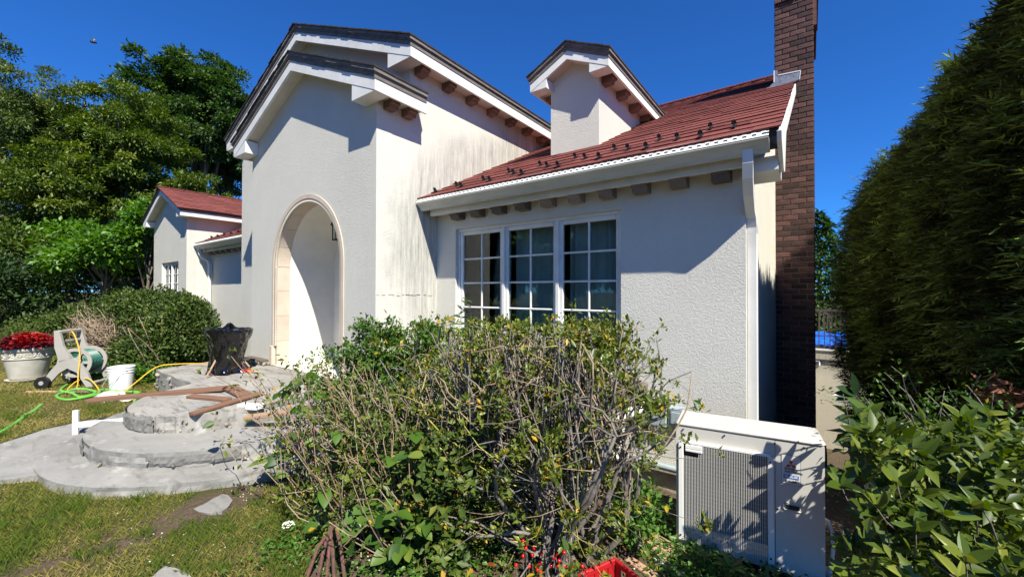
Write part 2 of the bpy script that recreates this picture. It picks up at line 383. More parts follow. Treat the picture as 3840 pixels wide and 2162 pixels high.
def gable(name, xc, half, yf, yb, yw, wx0, wx1, zb, sl, fh=.11, mh=.15, ret=.46, peel='white', courses=14, shingle_mat='asphalt', side_soffit=True):
    """gabled roof with white fascia boards, dark crown moulding, cornice returns and stepped shingle courses"""
    m = MB(); rr = random.Random(sum(map(ord, name)))
    e = half + .04; L = e
    for sgn in (-1, 1):
        for i in range(courses):
            d0 = L * i / courses; d1 = L * (i + 1.25) / courses
            d1 = min(d1, L + .01)
            xa, xb = xc + sgn * (L - d0), xc + sgn * (L - d1)
            za = zb + sl * (half - (L - d0)) + fh + mh; zb2 = zb + sl * (half - (L - d1)) + fh + mh
            y = yf - .04 - rr.uniform(0, .016)
            poly = [(xa, za), (xb, zb2), (xb, zb2 + .010), (xa, za + .020)]
            m.prism(poly if sgn > 0 else poly[::-1], y, yb)
    R = m.build(name, MAT[shingle_mat], H)
    m = MB(); chev(m, xc, half, 0, zb, sl, 0, fh, yf, yf + .035)
    m.build('fascia', MAT['white'], R)
    for sgn in (-1, 1):
        x = xc + sgn * half
        b = MB().box((min(x, x - sgn * .03), yf + .036, zb), (max(x, x - sgn * .03), yb, zb + fh - .004))
        b.build('eave_board', MAT[peel] if sgn > 0 else MAT['white'], R)
    m = MB(); chev(m, xc, half, .008, zb, sl, fh, fh + mh * .45, yf - .008, yb - .01); chev(m, xc, half, .018, zb, sl, fh + mh * .45, fh + mh * .62, yf - .018, yb - .01)
    chev(m, xc, half, .030, zb, sl, fh + mh * .62, fh + mh, yf - .030, yb - .01)
    m.build('crown_moulding', MAT['mould'], R)
    m = MB(); chev(m, xc, half - .032, 0, zb + sl * .032, sl, .03, .05, yf + .036, yw - .002)
    m.build('soffit', MAT['soffit'], R)
    if side_soffit:
        for sgn, wx in ((-1, wx0), (1, wx1)):
            x = xc + sgn * (half - .031)
            MB().box((min(x, wx + sgn * .002), yw - .02, zb + .045), (max(x, wx + sgn * .002), yb, zb + .06)).build('eave_soffit', MAT['soffit'], R)
    for sgn in (-1, 1):
        xo = xc + sgn * half; xi = xo - sgn * ret
        poly = [(xo, zb - .002), (xi, zb - .002), (xi, zb + sl * ret - .002)]
        MB().prism(poly if sgn < 0 else poly[::-1], yf + .004, yw - .003).build('cornice_return', MAT['white'], R)
    return R

XS, XL = -4.237, -7.712           # tower: right and left faces
YT, YM, YW = 3.0, 3.515, 4.0      # front faces: tower, main body, wings
XM = -9.54
AC, AR, AZ = -5.925, 0.985, 2.30  # arch centre, radius, springing
FLOOR = .74
# tower front with arched opening
pxc, pzb, psl, phalf = -5.975, 4.205, .432, 1.985
def proof(x): return pzb + psl * (phalf - abs(x - pxc)) + .10
m = MB()
def strip(x0, x1, z0a, z0b, fn, y0, y1):
    m.prism([(x0, z0a), (x1, z0b), (x1, fn(x1)), (x0, fn(x0))], y0, y1)
strip(XL, AC - AR, .2, .2, proof, YT, YT + .22)
strip(AC + AR, XS, .2, .2, proof, YT, YT + .22)
axs = sorted([AC + AR * math.cos(math.pi * i / 28) for i in range(29)] + [pxc])
az = lambda x: AZ + math.sqrt(max(0, AR * AR - (x - AC) ** 2))
for a, b in zip(axs[:-1], axs[1:]): strip(a, b, az(a), az(b), proof, YT, YT + .22)
wallpart('tower_front_wall', m)
wallpart('tower_side_wall', MB().box((XS - .2, YT + .221, .2), (XS, YM, 4.30)), 'stucco_side')
wallpart('tower_corner_wall', MB().box((XS - .004, YT + .001, .2), (XS + .003, YT + .224, 4.29)), 'stucco_side')
wallpart('tower_left_wall', MB().box((XL, YT + .221, .2), (XL + .2, YM, 4.30)))
# main body
mxc, mzb, msl, mhalf = -6.893, 4.835, .432, 2.90
def mroof(x): return mzb + msl * (mhalf - abs(x - mxc)) + .10
m = MB()
strip(XM, XL + .2, .2, .2, mroof, YM, YM + .2)
for a, b in ((XL + .2, mxc), (mxc, XS)): strip(a, b, 4.0, 4.0, mroof, YM, YM + .2)
wallpart('main_front_wall', m)
wallpart('main_side_wall', MB().box((XS - .2, YM + .201, .2), (XS, 12, 4.95)).box((XS - .2, YM + .001, .2), (XS - .0005, YM + .2, 4.0)), 'stucco_side')
wallpart('main_left_wall', MB().box((XM, YM + .201, .2), (XM + .2, 12, 4.95)))
# a ragged horizontal crack with a ledge across the tower side
m = MB(); rr = random.Random(3); y = YT + .01
while y < YW - .03:
    d = rr.uniform(.03, .09); z = 1.865 + rr.uniform(-.006, .008); m.box((XS + .001, y, z), (XS + .005 + rr.uniform(0, .004), min(y + d * .8, YW - .02), z + rr.uniform(.002, .006))); y += d * rr.choice((1, 1, 1.6))
tag(m.build('plaster_crack', MAT['rubble'], H), kind='stuff')
# vestibule behind the arch
prof = [(AC - AR + .06, FLOOR)] + [(AC + (AR - .06) * math.cos(t), AZ + (AR - .06) * math.sin(t)) for t in np.linspace(math.pi, 0, 33)] + [(AC + AR - .06, FLOOR)]
vs = []; fs = []
for y in (YT + .221, 3.985):
    vs += [(x, y, z) for x, z in prof]
n = len(prof)
fs = [(i, i + 1, i + 1 + n, i + n) for i in range(n - 1)]
m = MB().add(vs, fs, smooth=True).add([(x, 3.985, z) for x, z in prof], [tuple(range(n))])
m.add([(AC - AR, YT, FLOOR + .002), (AC + AR, YT, FLOOR + .002), (AC + AR, 3.985, FLOOR + .002), (AC - AR, 3.985, FLOOR + .002)], [(0, 1, 2, 3)])
m.build('vestibule', MAT['interior'], H)
# stone arch surround: jamb and arch blocks, roll moulding and rope moulding
SR = empty('arch_surround', (AC, YT, FLOOR)); SR.parent = H; SR.location = Vector((AC, YT, FLOOR)) - wl(H)
def ring(mb, r0, r1, y0, y1, t0=0, t1=math.pi, n=40):
    for i in range(n):
        a, b = t0 + (t1 - t0) * i / n, t0 + (t1 - t0) * (i + 1) / n
        q = [(AC + r0 * math.cos(a), AZ + r0 * math.sin(a)), (AC + r1 * math.cos(a), AZ + r1 * math.sin(a)), (AC + r1 * math.cos(b), AZ + r1 * math.sin(b)), (AC + r0 * math.cos(b), AZ + r0 * math.sin(b))]
        mb.prism(q, y0, y1)
ri, ro = AR - .075, AR - .002
for sgn in (-1, 1):
    zz = FLOOR + .004
    for hgt in (.38, .40, .40, .375):
        x0, x1 = AC + sgn * ri, AC + sgn * ro
        MB().bbox((min(x0, x1), YT + .03, zz), (max(x0, x1), YT + .222, zz + hgt - .003), .004).build('stone_block', MAT['stone'], SR); zz += hgt
for i in range(9):
    mm = MB(); ring(mm, ri, ro, YT + .03, YT + .222, math.pi * i / 9 + .003, math.pi * (i + 1) / 9 - .003, 6); mm.build('stone_block', MAT['stone'], SR)
mm = MB(); ring(mm, AR + .0, AR + .03, YT - .012, YT - .001); ring(mm, AR - .03, AR - .0005, YT - .012, YT + .029)
for sgn in (-1, 1):
    for a, b, y0, y1 in ((AR, AR + .03, YT - .012, YT - .001), (AR - .03, AR - .0005, YT - .012, YT + .029)):
        x0, x1 = AC + sgn * a, AC + sgn * b; mm.box((min(x0, x1), y0, FLOOR + .3), (max(x0, x1), y1, AZ))
mm.build('roll_moulding', MAT['stone'], SR)
mm = MB(); path = [(AC - AR, z) for z in np.arange(FLOOR + .32, AZ, .033)] + [(AC + AR * math.cos(t), AZ + AR * math.sin(t)) for t in np.arange(math.pi, 0, -.033 / AR)] + [(AC + AR, z) for z in np.arange(AZ, FLOOR + .32, -.033)]
for (x, z) in path:
    d = Vector((x - AC, 0, z - AZ if z > AZ else 0)).normalized()
    t = Vector((0, 1, 0)).cross(d)
    Mx = Matrix.Translation((x - d.x * .055, YT + .012, z - d.z * .055)) @ Matrix((( d.x, 0, t.x, 0), (0, 1, 0, 0), (d.z, 0, t.z, 0), (0, 0, 0, 1))) @ Matrix.Rotation(.5, 4, 'Y')
    mm.bbox((-.026, -.018, -.011), (.026, .018, .011), .007, Mx)
tag(mm.build('rope_moulding', MAT['rope'], SR), kind='stuff')
for sgn in (-1, 1):
    x0 = AC + sgn * (AR - .03); x1 = AC + sgn * (AR + .06)
    MB().bbox((min(x0, x1), YT - .03, FLOOR + .003), (max(x0, x1), YT + .028, FLOOR + .31), .006).build('plinth_block', MAT['stone'], SR)
# gabled roofs
gable('porch_roof', pxc, phalf, 2.8, 3.58, YT, XL, XS, pzb, psl, .135, .125, .46)
gable('main_roof', mxc, mhalf, 3.315, 12.2, YM, XM, XS, mzb, msl, .135, .12, .46, peel='peel', courses=20)

# corbels
def corbel_mesh(name, mat, w, d, h):
    return MB().prism([(0, 0), (-d, 0), (-d, -h * .52), (-d + .03, -h * .60), (-d + .045, -h), (0, -h)], -w / 2, w / 2, axis=0).mesh(name, MAT[mat])
cside = corbel_mesh('corbel', 'corbel', .13, .17, .10); cfront = corbel_mesh('corbel', 'corbel_grey', .145, .165, .105)
for i in range(7): link('corbel', cside, H, (XS, 3.65 + .497 * i, mzb + .045), (0, 0, math.pi / 2))
for y in (3.16, 3.44): link('corbel', cside, H, (XS, y, pzb + .045), (0, 0, math.pi / 2))
for i in range(11):
    if i == 10: continue
    link('corbel', cfront, H, (-.62 - .3505 * i, YW, 2.971), None)

# ---- right wing
XR = -.446
RA, RS, RY = 3.18, .505, 3.70     # roof plane z = RA + RS (y - RY)
def rz(y): return RA + RS * (y - RY)
WX0, WX1, WZ0, WZ1 = -3.875, -1.555, .99, 2.755
m = MB().box((XS, YW, .28), (WX0, YW + .2, 2.99)).box((WX1, YW, .28), (XR - .2, YW + .2, 2.99)).box((WX0, YW, .28), (WX1, YW + .2, WZ0)).box((WX0, YW, WZ1), (WX1, YW + .2, 2.99))
m.box((XR - .2, YW, .28), (XR - .0005, YW + .2, 2.99))
wallpart('wing_front_wall', m)
RIDGE = 10.45
m = MB().prism([(YW + .201, .0), (RIDGE * 2 - 4, -1.6), (RIDGE * 2 - 4, rz(4) - .1), (RIDGE, rz(RIDGE) - .1), (YW + .201, rz(YW + .2) - .1)], XR - .2, XR, axis=0)
m.box((XR - .1, YW + .05, .28), (XR + .0008, YW + .2, 2.99))
wallpart('wing_gable_wall', m, 'stucco_house_side')
MB().box((XS, YW + .03, -.4), (XR - .03, YW + .19, .279)).box((XR - .19, YW + .19, -2), (XR - .03, 12, .1)).build('foundation', MAT['rubble'], H)
m = MB().tube([(XS + .6, YW - .03, .27), (-1.0, YW - .03, .265), (XR, YW - .03, .26)], .028, 10); m.build('drain_pipe', MAT['grey_box'], H)
# room behind the window
m = MB(); a = (XS + .05, YW + .201, .4); b = (XR - .25, 7.5, 2.97)
m.box(a, b); m.f.pop(2); m.sm.pop(2)
m.build('room', MAT['darkroom'], H)

# shingles of the wing roofs
def shingle_mesh(wd):
    return MB().prism([(0, .004), (.30, .0), (.30, .004), (0, .016)], -wd / 2, wd / 2, axis=0).mesh('shingle', MAT['shingle'])
ROT = math.atan(RS)
def shingle_roof(parent, x0, x1, y0, y1, nparts, seed, slope=RS, zf=rz, skip=None):
    rr = random.Random(seed); cells = []
    dy = .25 * math.cos(math.atan(slope)); y = y0; k = 0
    while y < y1:
        x = x0 + (-.22 if k % 2 else -.07)
        while x < x1:
            wd = rr.choice((.24, .32, .42, .5)); a, b = max(x, x0), min(x + wd, x1)
            if b - a > .03 and not (skip and skip((a + b) / 2, y)): cells.append(((a + b) / 2, b - a - .002, y))
            x += wd
        y += dy; k += 1
    cells.sort(key=lambda c: c[0] ** 2 + c[2] ** 2)
    cache = {}
    V = []; Fc = []; T = []
    for i, (cx, wd, y) in enumerate(cells):
        z = zf(y) + rr.uniform(0, .006); ang = math.atan(slope)
        if i < nparts:
            key = round(wd, 2); me = cache.get(key) or cache.setdefault(key, shingle_mesh(key - .0005))
            link('shingle', me, parent, (cx, y, z), (ang, 0, rr.uniform(-.008, .008)))
        else:
            Mx = Matrix.Translation((cx, y, z)) @ Matrix.Rotation(ang, 4, 'X'); b0 = len(V)
            for xx in (-wd / 2, wd / 2):
                for p in ((0, .004), (.30, 0), (.30, .004), (0, .016)): V.append(tuple(Mx @ Vector((xx, p[0], p[1]))))
            for f in ((0, 1, 2, 3), (7, 6, 5, 4), (0, 4, 5, 1), (1, 5, 6, 2), (2, 6, 7, 3), (3, 7, 4, 0)): Fc.append([b0 + q for q in f]); T.append(rr.random())
    if V:
        tag(link('shingle_field', np_mesh('shingle_field', np.array(V), np.array(Fc), MAT['shingle_far'], {'tint': ('FACE', T)}), parent), kind='stuff')
def shingle_far():
    m = simple('red_shingle_far', (.185, .058, .048), .95, .2, 18, .6, 260, spec=.15, c2=(.115, .038, .033), rnd=.22)
    nt = m.node_tree; at = N(nt, 'ShaderNodeAttribute', attribute_name='tint'); mr = [n for n in nt.nodes if n.type == 'MAP_RANGE'][0]
    nt.links.new(at.outputs['Fac'], mr.inputs[0]); return m
MAT['shingle_far'] = shingle_far()
EAVE = 3.665
m = MB().prism([(EAVE, rz(EAVE) - .07), (RIDGE, rz(RIDGE) - .07), (RIDGE * 2 - EAVE, rz(EAVE) - .07), (RIDGE * 2 - EAVE, rz(EAVE) - .012), (RIDGE, rz(RIDGE) - .012), (EAVE, rz(EAVE) - .012)], XS + .003, -.19, axis=0)
WR = m.build('wing_roof', MAT['asphalt'], H)
shingle_roof(WR, XS + .004, -.175, EAVE - .02, RIDGE - .1, 300, 5, zf=lambda y: rz(y) - .01, skip=lambda x, y: -2.95 < x < -2.4 and 5.25 < y < 6.6)
m = MB()
for i in range(14): m.bbox((-4.23 + i * .29, RIDGE - .13, rz(RIDGE) - .04), (-4.23 + i * .29 + .285, RIDGE + .13, rz(RIDGE) + .0), .008)
m.build('ridge_cap', MAT['shingle'], WR)
# snow guards: three staggered rows
sg = MB(); sg.prism([(0, 0), (.065, 0), (.05, .055), (.02, .066)], -.004, .004, axis=0); sg.box((-.018, -.05, .012), (.018, .10, .016)); sg.prism([(-.022, .03), (.022, .03), (.017, .055), (0, .072), (-.017, .055)], .022, .028, axis=1)
sgm = sg.mesh('snow_guard', MAT['black'])
for row, (yy, x0) in enumerate(((3.835, -4.12), (4.0, -3.88), (4.215, -4.12 + .01))):
    x = x0 + (.0 if row != 2 else .48)
    while x < -.45:
        if not (row == 2 and x < -3.3): link('snow_guard', sgm, WR, (x, yy, rz(yy) + .006), (ROT, 0, 0))
        x += .478
# rake board, return box, gutter, guard, fascia, soffit, downspout
XK = -.20
m = MB().prism([(3.64, rz(3.64) - .03), (3.665, 3.06), (3.97, 2.89), (4.15, 2.93), (4.4, rz(4.4) - .19), (RIDGE, rz(RIDGE) - .19), (RIDGE, rz(RIDGE) - .05)], XK, XK + .03, axis=0)
m.build('rake_board', MAT['white'], WR)
m = MB().box((XR + .002, 3.86, 2.89), (XK - .002, YW + .3, 3.0)); m.build('eave_return', MAT['white'], WR)
m = MB().prism([(YW + .301, rz(YW + .3) - .3), (RIDGE, rz(RIDGE) - .3), (RIDGE, rz(RIDGE) - .28), (YW + .301, rz(YW + .3) - .28)], XR + .002, XK - .002, axis=0); m.build('rake_soffit', MAT['soffit'], WR)
m = MB().box((XS + .08, 3.80, 2.935), (XR + .05, 3.845, 3.08)); m.build('eave_beam', MAT['white'], WR)
m = MB().box((XS + .02, 3.846, 2.972), (XR - .002, YW - .001, 2.985)); m.build('eave_soffit', MAT['soffit'], WR)
def gutter(x0, x1, parent):
    oy, oz = .088, .03
    pr = [(3.66, 3.05), (3.66, 2.968), (3.615, 2.958), (3.602, 2.962), (3.592, 2.982), (3.565, 3.012), (3.535, 3.038), (3.522, 3.046), (3.521, 3.054)]
    pr = [(y + oy, z + oz) for y, z in pr]
    vs = []; fs = []
    for x in (x0, x1): vs += [(x, y, z) for y, z in pr]
    n = len(pr)
    for i in range(n - 1): fs.append((i, i + 1, i + 1 + n, i + n))
    m = MB().add(vs, fs)
    m.add([(x1, y, z) for y, z in pr], [tuple(range(n))]).add([(x0, y, z) for y, z in pr], [tuple(range(n))])
    m.box((x0, 3.5215 + oy, 3.046 + oz), (x1, 3.53 + oy, 3.054 + oz))
    m.box((x0 + .002, 3.64 + oy, 2.99 + oz), (x1 - .002, 3.655 + oy, 3.10 + oz))
    G = m.build('gutter', MAT['gutter_paint'], parent)
    m = MB()                                    # perforated guard: rails and webs leave two rows of slots
    sy, sz = .060, .080
    y_, z_ = 3.524 + oy, 3.059 + oz
    def R(x0, x1, t0, t1): m.prism([(y_ + t0 * sy, z_ + t0 * sz), (y_ + t1 * sy, z_ + t1 * sz), (y_ - .002 + t1 * sy, z_ + .0035 + t1 * sz), (y_ - .002 + t0 * sy, z_ + .0035 + t0 * sz)], x0, x1, axis=0)
    for t0, t1 in ((0, .2), (.42, .54), (.78, 1)): R(x0, x1, t0, t1)
    x = x0
    while x < x1 - .06:
        R(x, x + .034, .2, .42); R(x + .03, x + .064, .54, .78); x += .066
    m.build('gutter_guard', MAT['white'], G)
    m = MB().prism([(y_ + .018, z_ + .003), (y_ + .076, z_ + .071), (y_ + .086, z_ + .061), (y_ + .028, z_ - .009)], x0 + .002, x1 - .002, axis=0); m.build('slot_shade', MAT['black'], G)  # black strip added behind the slots, standing for the shade inside the gutter
    return G
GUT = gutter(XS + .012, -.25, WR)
m = MB()
pth = [(-.395, 3.70, 3.03), (-.395, 3.705, 2.93), (-.40, 3.74, 2.83), (-.405, 3.84, 2.72), (-.41, 3.98, 2.62), (-.408, 4.06, 2.56), (-.406, 4.09, 2.47), (-.406, 4.095, 2.3), (-.406, 4.095, .42), (-.40, 4.05, .34), (-.39, 3.93, .29)]
m.tube([Vector(p) for p in pth], [.050, .052, .052, .051, .050, .052, .051, .048, .048, .048, .048], 4, off=math.pi / 4)
m2 = MB()
for i in range(5): m2.tube([(-.374, 4.067 + i * .014, 2.42), (-.374, 4.067 + i * .014, .45)], .006, 6)
DS = m.build('downspout', MAT['white_metal'], H); m2.build('rib', MAT['white_metal'], DS)
m = MB()
for z in (2.42, 2.44, 2.46, 2.48): m.tube([(-.406, 4.094, z), (-.406, 4.094, z + .008)], .055, 4, off=math.pi / 4)
m.build('crimp', MAT['white_metal'], DS)

# ---- dormer
DX0, DX1, DY = -3.037, -2.289, 5.1
dxc, dzb, dsl, dhalf = -2.668, 4.80, .475, .60
m = MB(); 
for a, b in ((DX0, dxc), (dxc, DX1)): strip(a, b, rz(DY) - .05, rz(DY) - .05, lambda x: dzb + dsl * (dhalf - abs(x - dxc)) + .06, DY, DY + .12)
m.box((DX1 - .1, DY + .121, rz(DY) - .05), (DX1, 7.2, 4.86)).box((DX0, DY + .121, rz(DY) - .05), (DX0 + .1, 7.2, 4.86))
wallpart('dormer_wall', m)
gable('dormer_roof', dxc, dhalf, 4.9, 8.6, DY, DX0, DX1, dzb, dsl, .11, .115, .27, peel='peel', courses=7)
for i in range(4): link('corbel', cside, H, (DX1, 5.25 + .515 * i, dzb + .045), (0, 0, math.pi / 2))
link('corbel', cside, H, (DX0, 5.3, dzb + .045), (0, 0, -math.pi / 2))

# ---- chimney
CX0, CX1, CY0, CY1 = -.452, .058, 7.7, 8.9
CH = MB().box((CX0 + .012, CY0 + .012, -1.6), (CX1 - .012, CY1, 7.6)).build('chimney', MAT['mortar'], H)
bl, bh, cs = .204, .08, .0822
bms = {}
for wd in (.192, .09):
    bms[wd] = MB().bbox((-wd / 2, 0, 0), (wd / 2, .05, .068), .005).mesh('brick', MAT['brick'])
z = -.9; k = 0; nb = 0; rr = random.Random(11)
while z < 7.0:
    xs_ = [(CX0 + .102, .192), (CX0 + .306, .192), (CX0 + .459, .09)] if k % 2 else [(CX0 + .051, .09), (CX0 + .204, .192), (CX0 + .408, .192)]
    flare = .03 if z > 6.45 else 0
    for x, wd in xs_:
        if nb < 296: link('brick', bms[wd], CH, (x + rr.uniform(-.002, .002), CY0 - flare + rr.uniform(-.004, .003), z), (rr.uniform(-.01, .01), 0, rr.uniform(-.012, .012))); nb += 1
    z += cs; k += 1
m = MB()
for (za, zb_, o) in ((6.0, 7.0, .035), (6.5, 7.6, .06)): m.box((CX1 - .01, CY0 + .02, za), (CX1 + o, CY1, zb_))
m.build('side_corbelling', MAT['brick'], CH)
m = MB()                                     # side faces, turned away in the photo
z = -.9; k = 0
while z < 7.6:
    y = CY0 + .05 + (.1 if k % 2 else 0)
    while y < CY1 - .1:
        m.box((CX1 - .013, y, z), (CX1 + .0, y + .192, z + .068)); m.box((CX0, y, z), (CX0 + .013, y + .192, z + .068)); y += .204
    z += cs; k += 1
tag(m.build('side_brickwork', MAT['brick'], CH), kind='stuff')
yq = CY0 - .022
m = MB().prism([(-.545, 5.175), (-.465, 5.255), (-.458, 5.44), (-.408, 5.43), (-.402, 5.355), (-.113, 5.335), (-.128, 5.20), (-.175, 5.19)], yq - .003, yq + .012)
m.prism([(-.56, 5.165), (-.17, 5.18), (-.172, 5.198), (-.545, 5.187)], yq - .03, yq - .004)
LF = m.build('lead_flashing', MAT['lead'], CH)
m = MB().prism([(-.402, 5.345), (-.113, 5.325), (-.110, 5.338), (-.402, 5.358)], yq - .008, yq - .0035).prism([(-.128, 5.20), (-.118, 5.20), (-.104, 5.337), (-.116, 5.337)], yq - .008, yq - .0035).prism([(-.46, 5.255), (-.448, 5.25), (-.446, 5.44), (-.459, 5.44)], yq - .008, yq - .0035)
m.build('sealant', MAT['pvc'], LF)
m = MB().box((CX0 - .1, CY0 - .45, -1.7), (CX1 + .12, CY0 - .05, -.35)); m.build('ash_pit', MAT['brick'], CH)

# ---- left wing
XE = -12.81
m = MB().box((XE, YW, .2), (XM, YW + .2, 2.99)); wallpart('left_wing_wall', m)
m = MB().prism([(EAVE, rz(EAVE) - .07), (RIDGE, rz(RIDGE) - .07), (RIDGE, rz(RIDGE) - .012), (EAVE, rz(EAVE) - .012)], XE + .003, XM - .003, axis=0)
LR = m.build('left_wing_roof', MAT['asphalt'], H)
shingle_roof(LR, XE + .003, XM - .003, EAVE - .02, 5.2, 120, 6, zf=lambda y: rz(y) - .01)
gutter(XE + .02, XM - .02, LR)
m = MB().box((XE + .08, 3.80, 2.935), (XM - .01, 3.845, 3.08)); m.build('eave_beam', MAT['white'], LR)
m = MB().box((XE + .02, 3.846, 2.972), (XM - .002, YW - .001, 2.985)); m.build('eave_soffit', MAT['soffit'], LR)
for i in range(8): link('corbel', cfront, H, (XE + .30 + .36 * i, YW, 2.971))
x = XE + .3
while x < XM - .2:
    link('snow_guard', sgm, LR, (x, 3.9, rz(3.9) + .006), (ROT, 0, 0)); x += .42
m = MB().tube([(XE + .16, 3.70, 3.02), (XE + .16, 3.71, 2.88), (XE + .15, 3.78, 2.78), (XE + .13, 3.9, 2.72), (XE + .11, 3.94, 2.6), (XE + .11, 3.94, .6)], .04, 10); m.build('downspout', MAT['white_metal'], H)
# gabled ell
YE, EX0 = 3.477, -15.69
exc, ezb, esl, ehalf = -14.25, 3.80, .44, 1.68
m = MB(); EW = (-14.90, -13.43, 1.55, 2.715)
fn = lambda x: ezb + esl * (ehalf - abs(x - exc)) + .10
strip(EX0, EW[0], .2, .2, fn, YE, YE + .2); strip(EW[1], XE, .2, .2, fn, YE, YE + .2)
for a, b in ((EW[0], exc), (exc, EW[1])): strip(a, b, EW[3], EW[3], fn, YE, YE + .2); m.box((a, YE, .2), (b, YE + .2, EW[2]))
wallpart('ell_front_wall', m)
wallpart('ell_side_wall', MB().box((XE - .2, YE + .201, .2), (XE, 8, 3.9)), 'stucco_house_side')
wallpart('ell_side_wall', MB().box((EX0, YE + .201, .2), (EX0 + .2, 8, 3.9)), 'stucco_house_side')
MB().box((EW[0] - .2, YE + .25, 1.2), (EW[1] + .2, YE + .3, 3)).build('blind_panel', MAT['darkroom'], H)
ER = gable('ell_roof', exc, ehalf, YE - .2, 8.0, YE, EX0, XE, ezb, esl, .125, .06, .34, courses=12)
rr = random.Random(21)
e_sl = math.atan(esl)
for k in range(13):                          # shingles on the slope that faces the camera
    d = k * .142 * math.cos(e_sl); x = exc + ehalf + .075 - d; y = YE - .275 - (.12 if k % 2 else 0)
    zz = ezb + esl * (ehalf - (x - exc)) + .125 + .06 + .024
    while y < 7.2:
        wd = .3
        a = max(y, YE - .275)
        me = MB().prism([(0, 0), (-.205, 0), (-.205, .004), (0, .017)], 0, y + wd - .006 - a, axis=1).mesh('shingle', MAT['shingle'])
        link('shingle', me, ER, (x, a, zz + rr.uniform(0, .006)), (0, e_sl, 0)); y += wd
m = MB()
for i in range(14): m.bbox((exc - .09, YE - .29 + i * .3, ezb + esl * ehalf + .19), (exc + .09, YE - .29 + i * .3 + .29, ezb + esl * ehalf + .225), .01)
m.build('ridge_cap', MAT['shingle'], ER)

# ---- windows
def window(x0, x1, z0, z1, y, sashes, rows, glass_z):
    fr = MB(); fw = .035
    fr.box((x0 + .002, y, z0 + .002), (x0 + fw, y + .09, z1 - .002)).box((x1 - fw, y, z0 + .002), (x1 - .002, y + .09, z1 - .002))
    fr.box((x0 + fw, y, z1 - fw), (x1 - fw, y + .09, z1 - .002)).box((x0 + fw, y, z0 + .002), (x1 - fw, y + .09, z0 + fw))
    for a, b in zip(sashes[:-1], sashes[1:]):
        c = (a[1] + b[0]) / 2; fr.box((c - .018, y - .01, z0 + fw), (c + .018, y + .08, z1 - fw))
    Wn = fr.build('window', MAT['white'], H)
    gz0, gz1 = glass_z
    for (a, b) in sashes:
        s = MB(); t = .05; yy = y + .012
        s.bbox((a - t, yy, gz0 - t), (a, yy + .05, gz1 + t), .008).bbox((b, yy, gz0 - t), (b + t, yy + .05, gz1 + t), .008)
        s.bbox((a, yy, gz1), (b, yy + .05, gz1 + t), .008).bbox((a, yy, gz0 - t), (b, yy + .05, gz0), .008)
        s.build('sash', MAT['white'], Wn)
        g = MB(); c = (a + b) / 2; dz = (gz1 - gz0) / rows
        g.bbox((c - .011, yy + .012, gz0), (c + .011, yy + .046, gz1), .006)
        for i in range(1, rows): g.bbox((a, yy + .010, gz0 + dz * i - .011), (b, yy + .044, gz0 + dz * i + .011), .006)
        g.build('muntin', MAT['white'], Wn)
        me = MB().box((0, 0, 0), ((b - a) / 2, .004, dz)).mesh('pane', MAT['glass'])
        for i in range(rows):
            for q in (0, 1): link('pane', me, Wn, (a + q * (b - a) / 2, yy + .027, gz0 + i * dz))
    return Wn
WIN = window(WX0, WX1, WZ0, WZ1, YW + .045, [(-3.79, -3.16), (-3.03, -2.385), (-2.26, -1.632)], 5, (1.065, 2.67))
MB().bbox((WX0 - .04, YW - .05, WZ0 - .05), (WX1 + .04, YW + .06, WZ0 - .002), .008).build('sill', MAT['white'], WIN)
window(EW[0], EW[1], EW[2], EW[3], YE + .045, [(-14.83, -14.22), (-14.11, -13.50)], 4, (1.63, 2.64))
# curtains
def curtain(x0, x1, y, z0, z1, mat, label, amp=.03, freq=26, seed=0):
    n = int((x1 - x0) * 90); vs = []; rr = random.Random(seed); ph = rr.random() * 6
    for i in range(n + 1):
        x = x0 + (x1 - x0) * i / n; yy = y + amp * math.sin(freq * x + 1.5 * math.sin(4.1 * x + ph)) + .3 * amp * math.sin(61 * x)
        for z in (z0, (z0 + z1) / 2, z1): vs.append((x, yy, z))
    fs = [(3 * i + j, 3 * i + 3 + j, 3 * i + 4 + j, 3 * i + 1 + j) for i in range(n) for j in (0, 1)]
    o = MB().add(vs, fs, smooth=True).build('curtain', MAT[mat])
    return tag(o, label, 'curtain')
curtain(-3.86, -3.14, YW + .25, .5, 2.9, 'shadegrey', 'taupe curtain filling most of the casement nearest the arch', seed=3)
curtain(-3.06, -2.36, YW + .26, .5, 2.9, 'curtain', 'grey green pleated curtain filling the middle casement', seed=1)
curtain(-2.29, -1.66, YW + .27, .5, 2.9, 'curtain', 'grey green pleated curtain in the casement nearest the downspout', seed=4)
# ------------------------------------------------------------------ platform, round steps, path
SCX, SCY = -5.5, 2.12
def slab(mb, outline, z0, z1, seed, rough=.012, nz=5, ztop=None):
    """slab from an outline: flat top sheet, ragged side"""
    rr = np.random.default_rng(seed); n = len(outline); vs = []
    c = np.mean(outline, axis=0); NS = rr.normal(0, 1.6, (nz + 1, n)); NS = (NS + np.roll(NS, 1, 1) + np.roll(NS, -1, 1) + np.roll(NS, 2, 1)) / 3
    for j in range(nz + 1):
        t = j / nz
        for i, (x, y) in enumerate(outline):
            d = np.array([x, y]) - c; d /= np.linalg.norm(d) + 1e-6
            a = NS[j, i] * rough * (1 if 0 < j < nz else .3) - rough * .8 * (1 - t)
            vs.append((x + d[0] * a, y + d[1] * a, z0 + ((ztop(x, y) if ztop else z1) - z0) * t + (rr.normal(0, .002) if j == nz else 0)))
    fs = [(j * n + i, j * n + (i + 1) % n, (j + 1) * n + (i + 1) % n, (j + 1) * n + i) for j in range(nz) for i in range(n)]
    mb.add(vs, fs); mb.add(vs[nz * n:], [tuple(range(n))])
    return mb
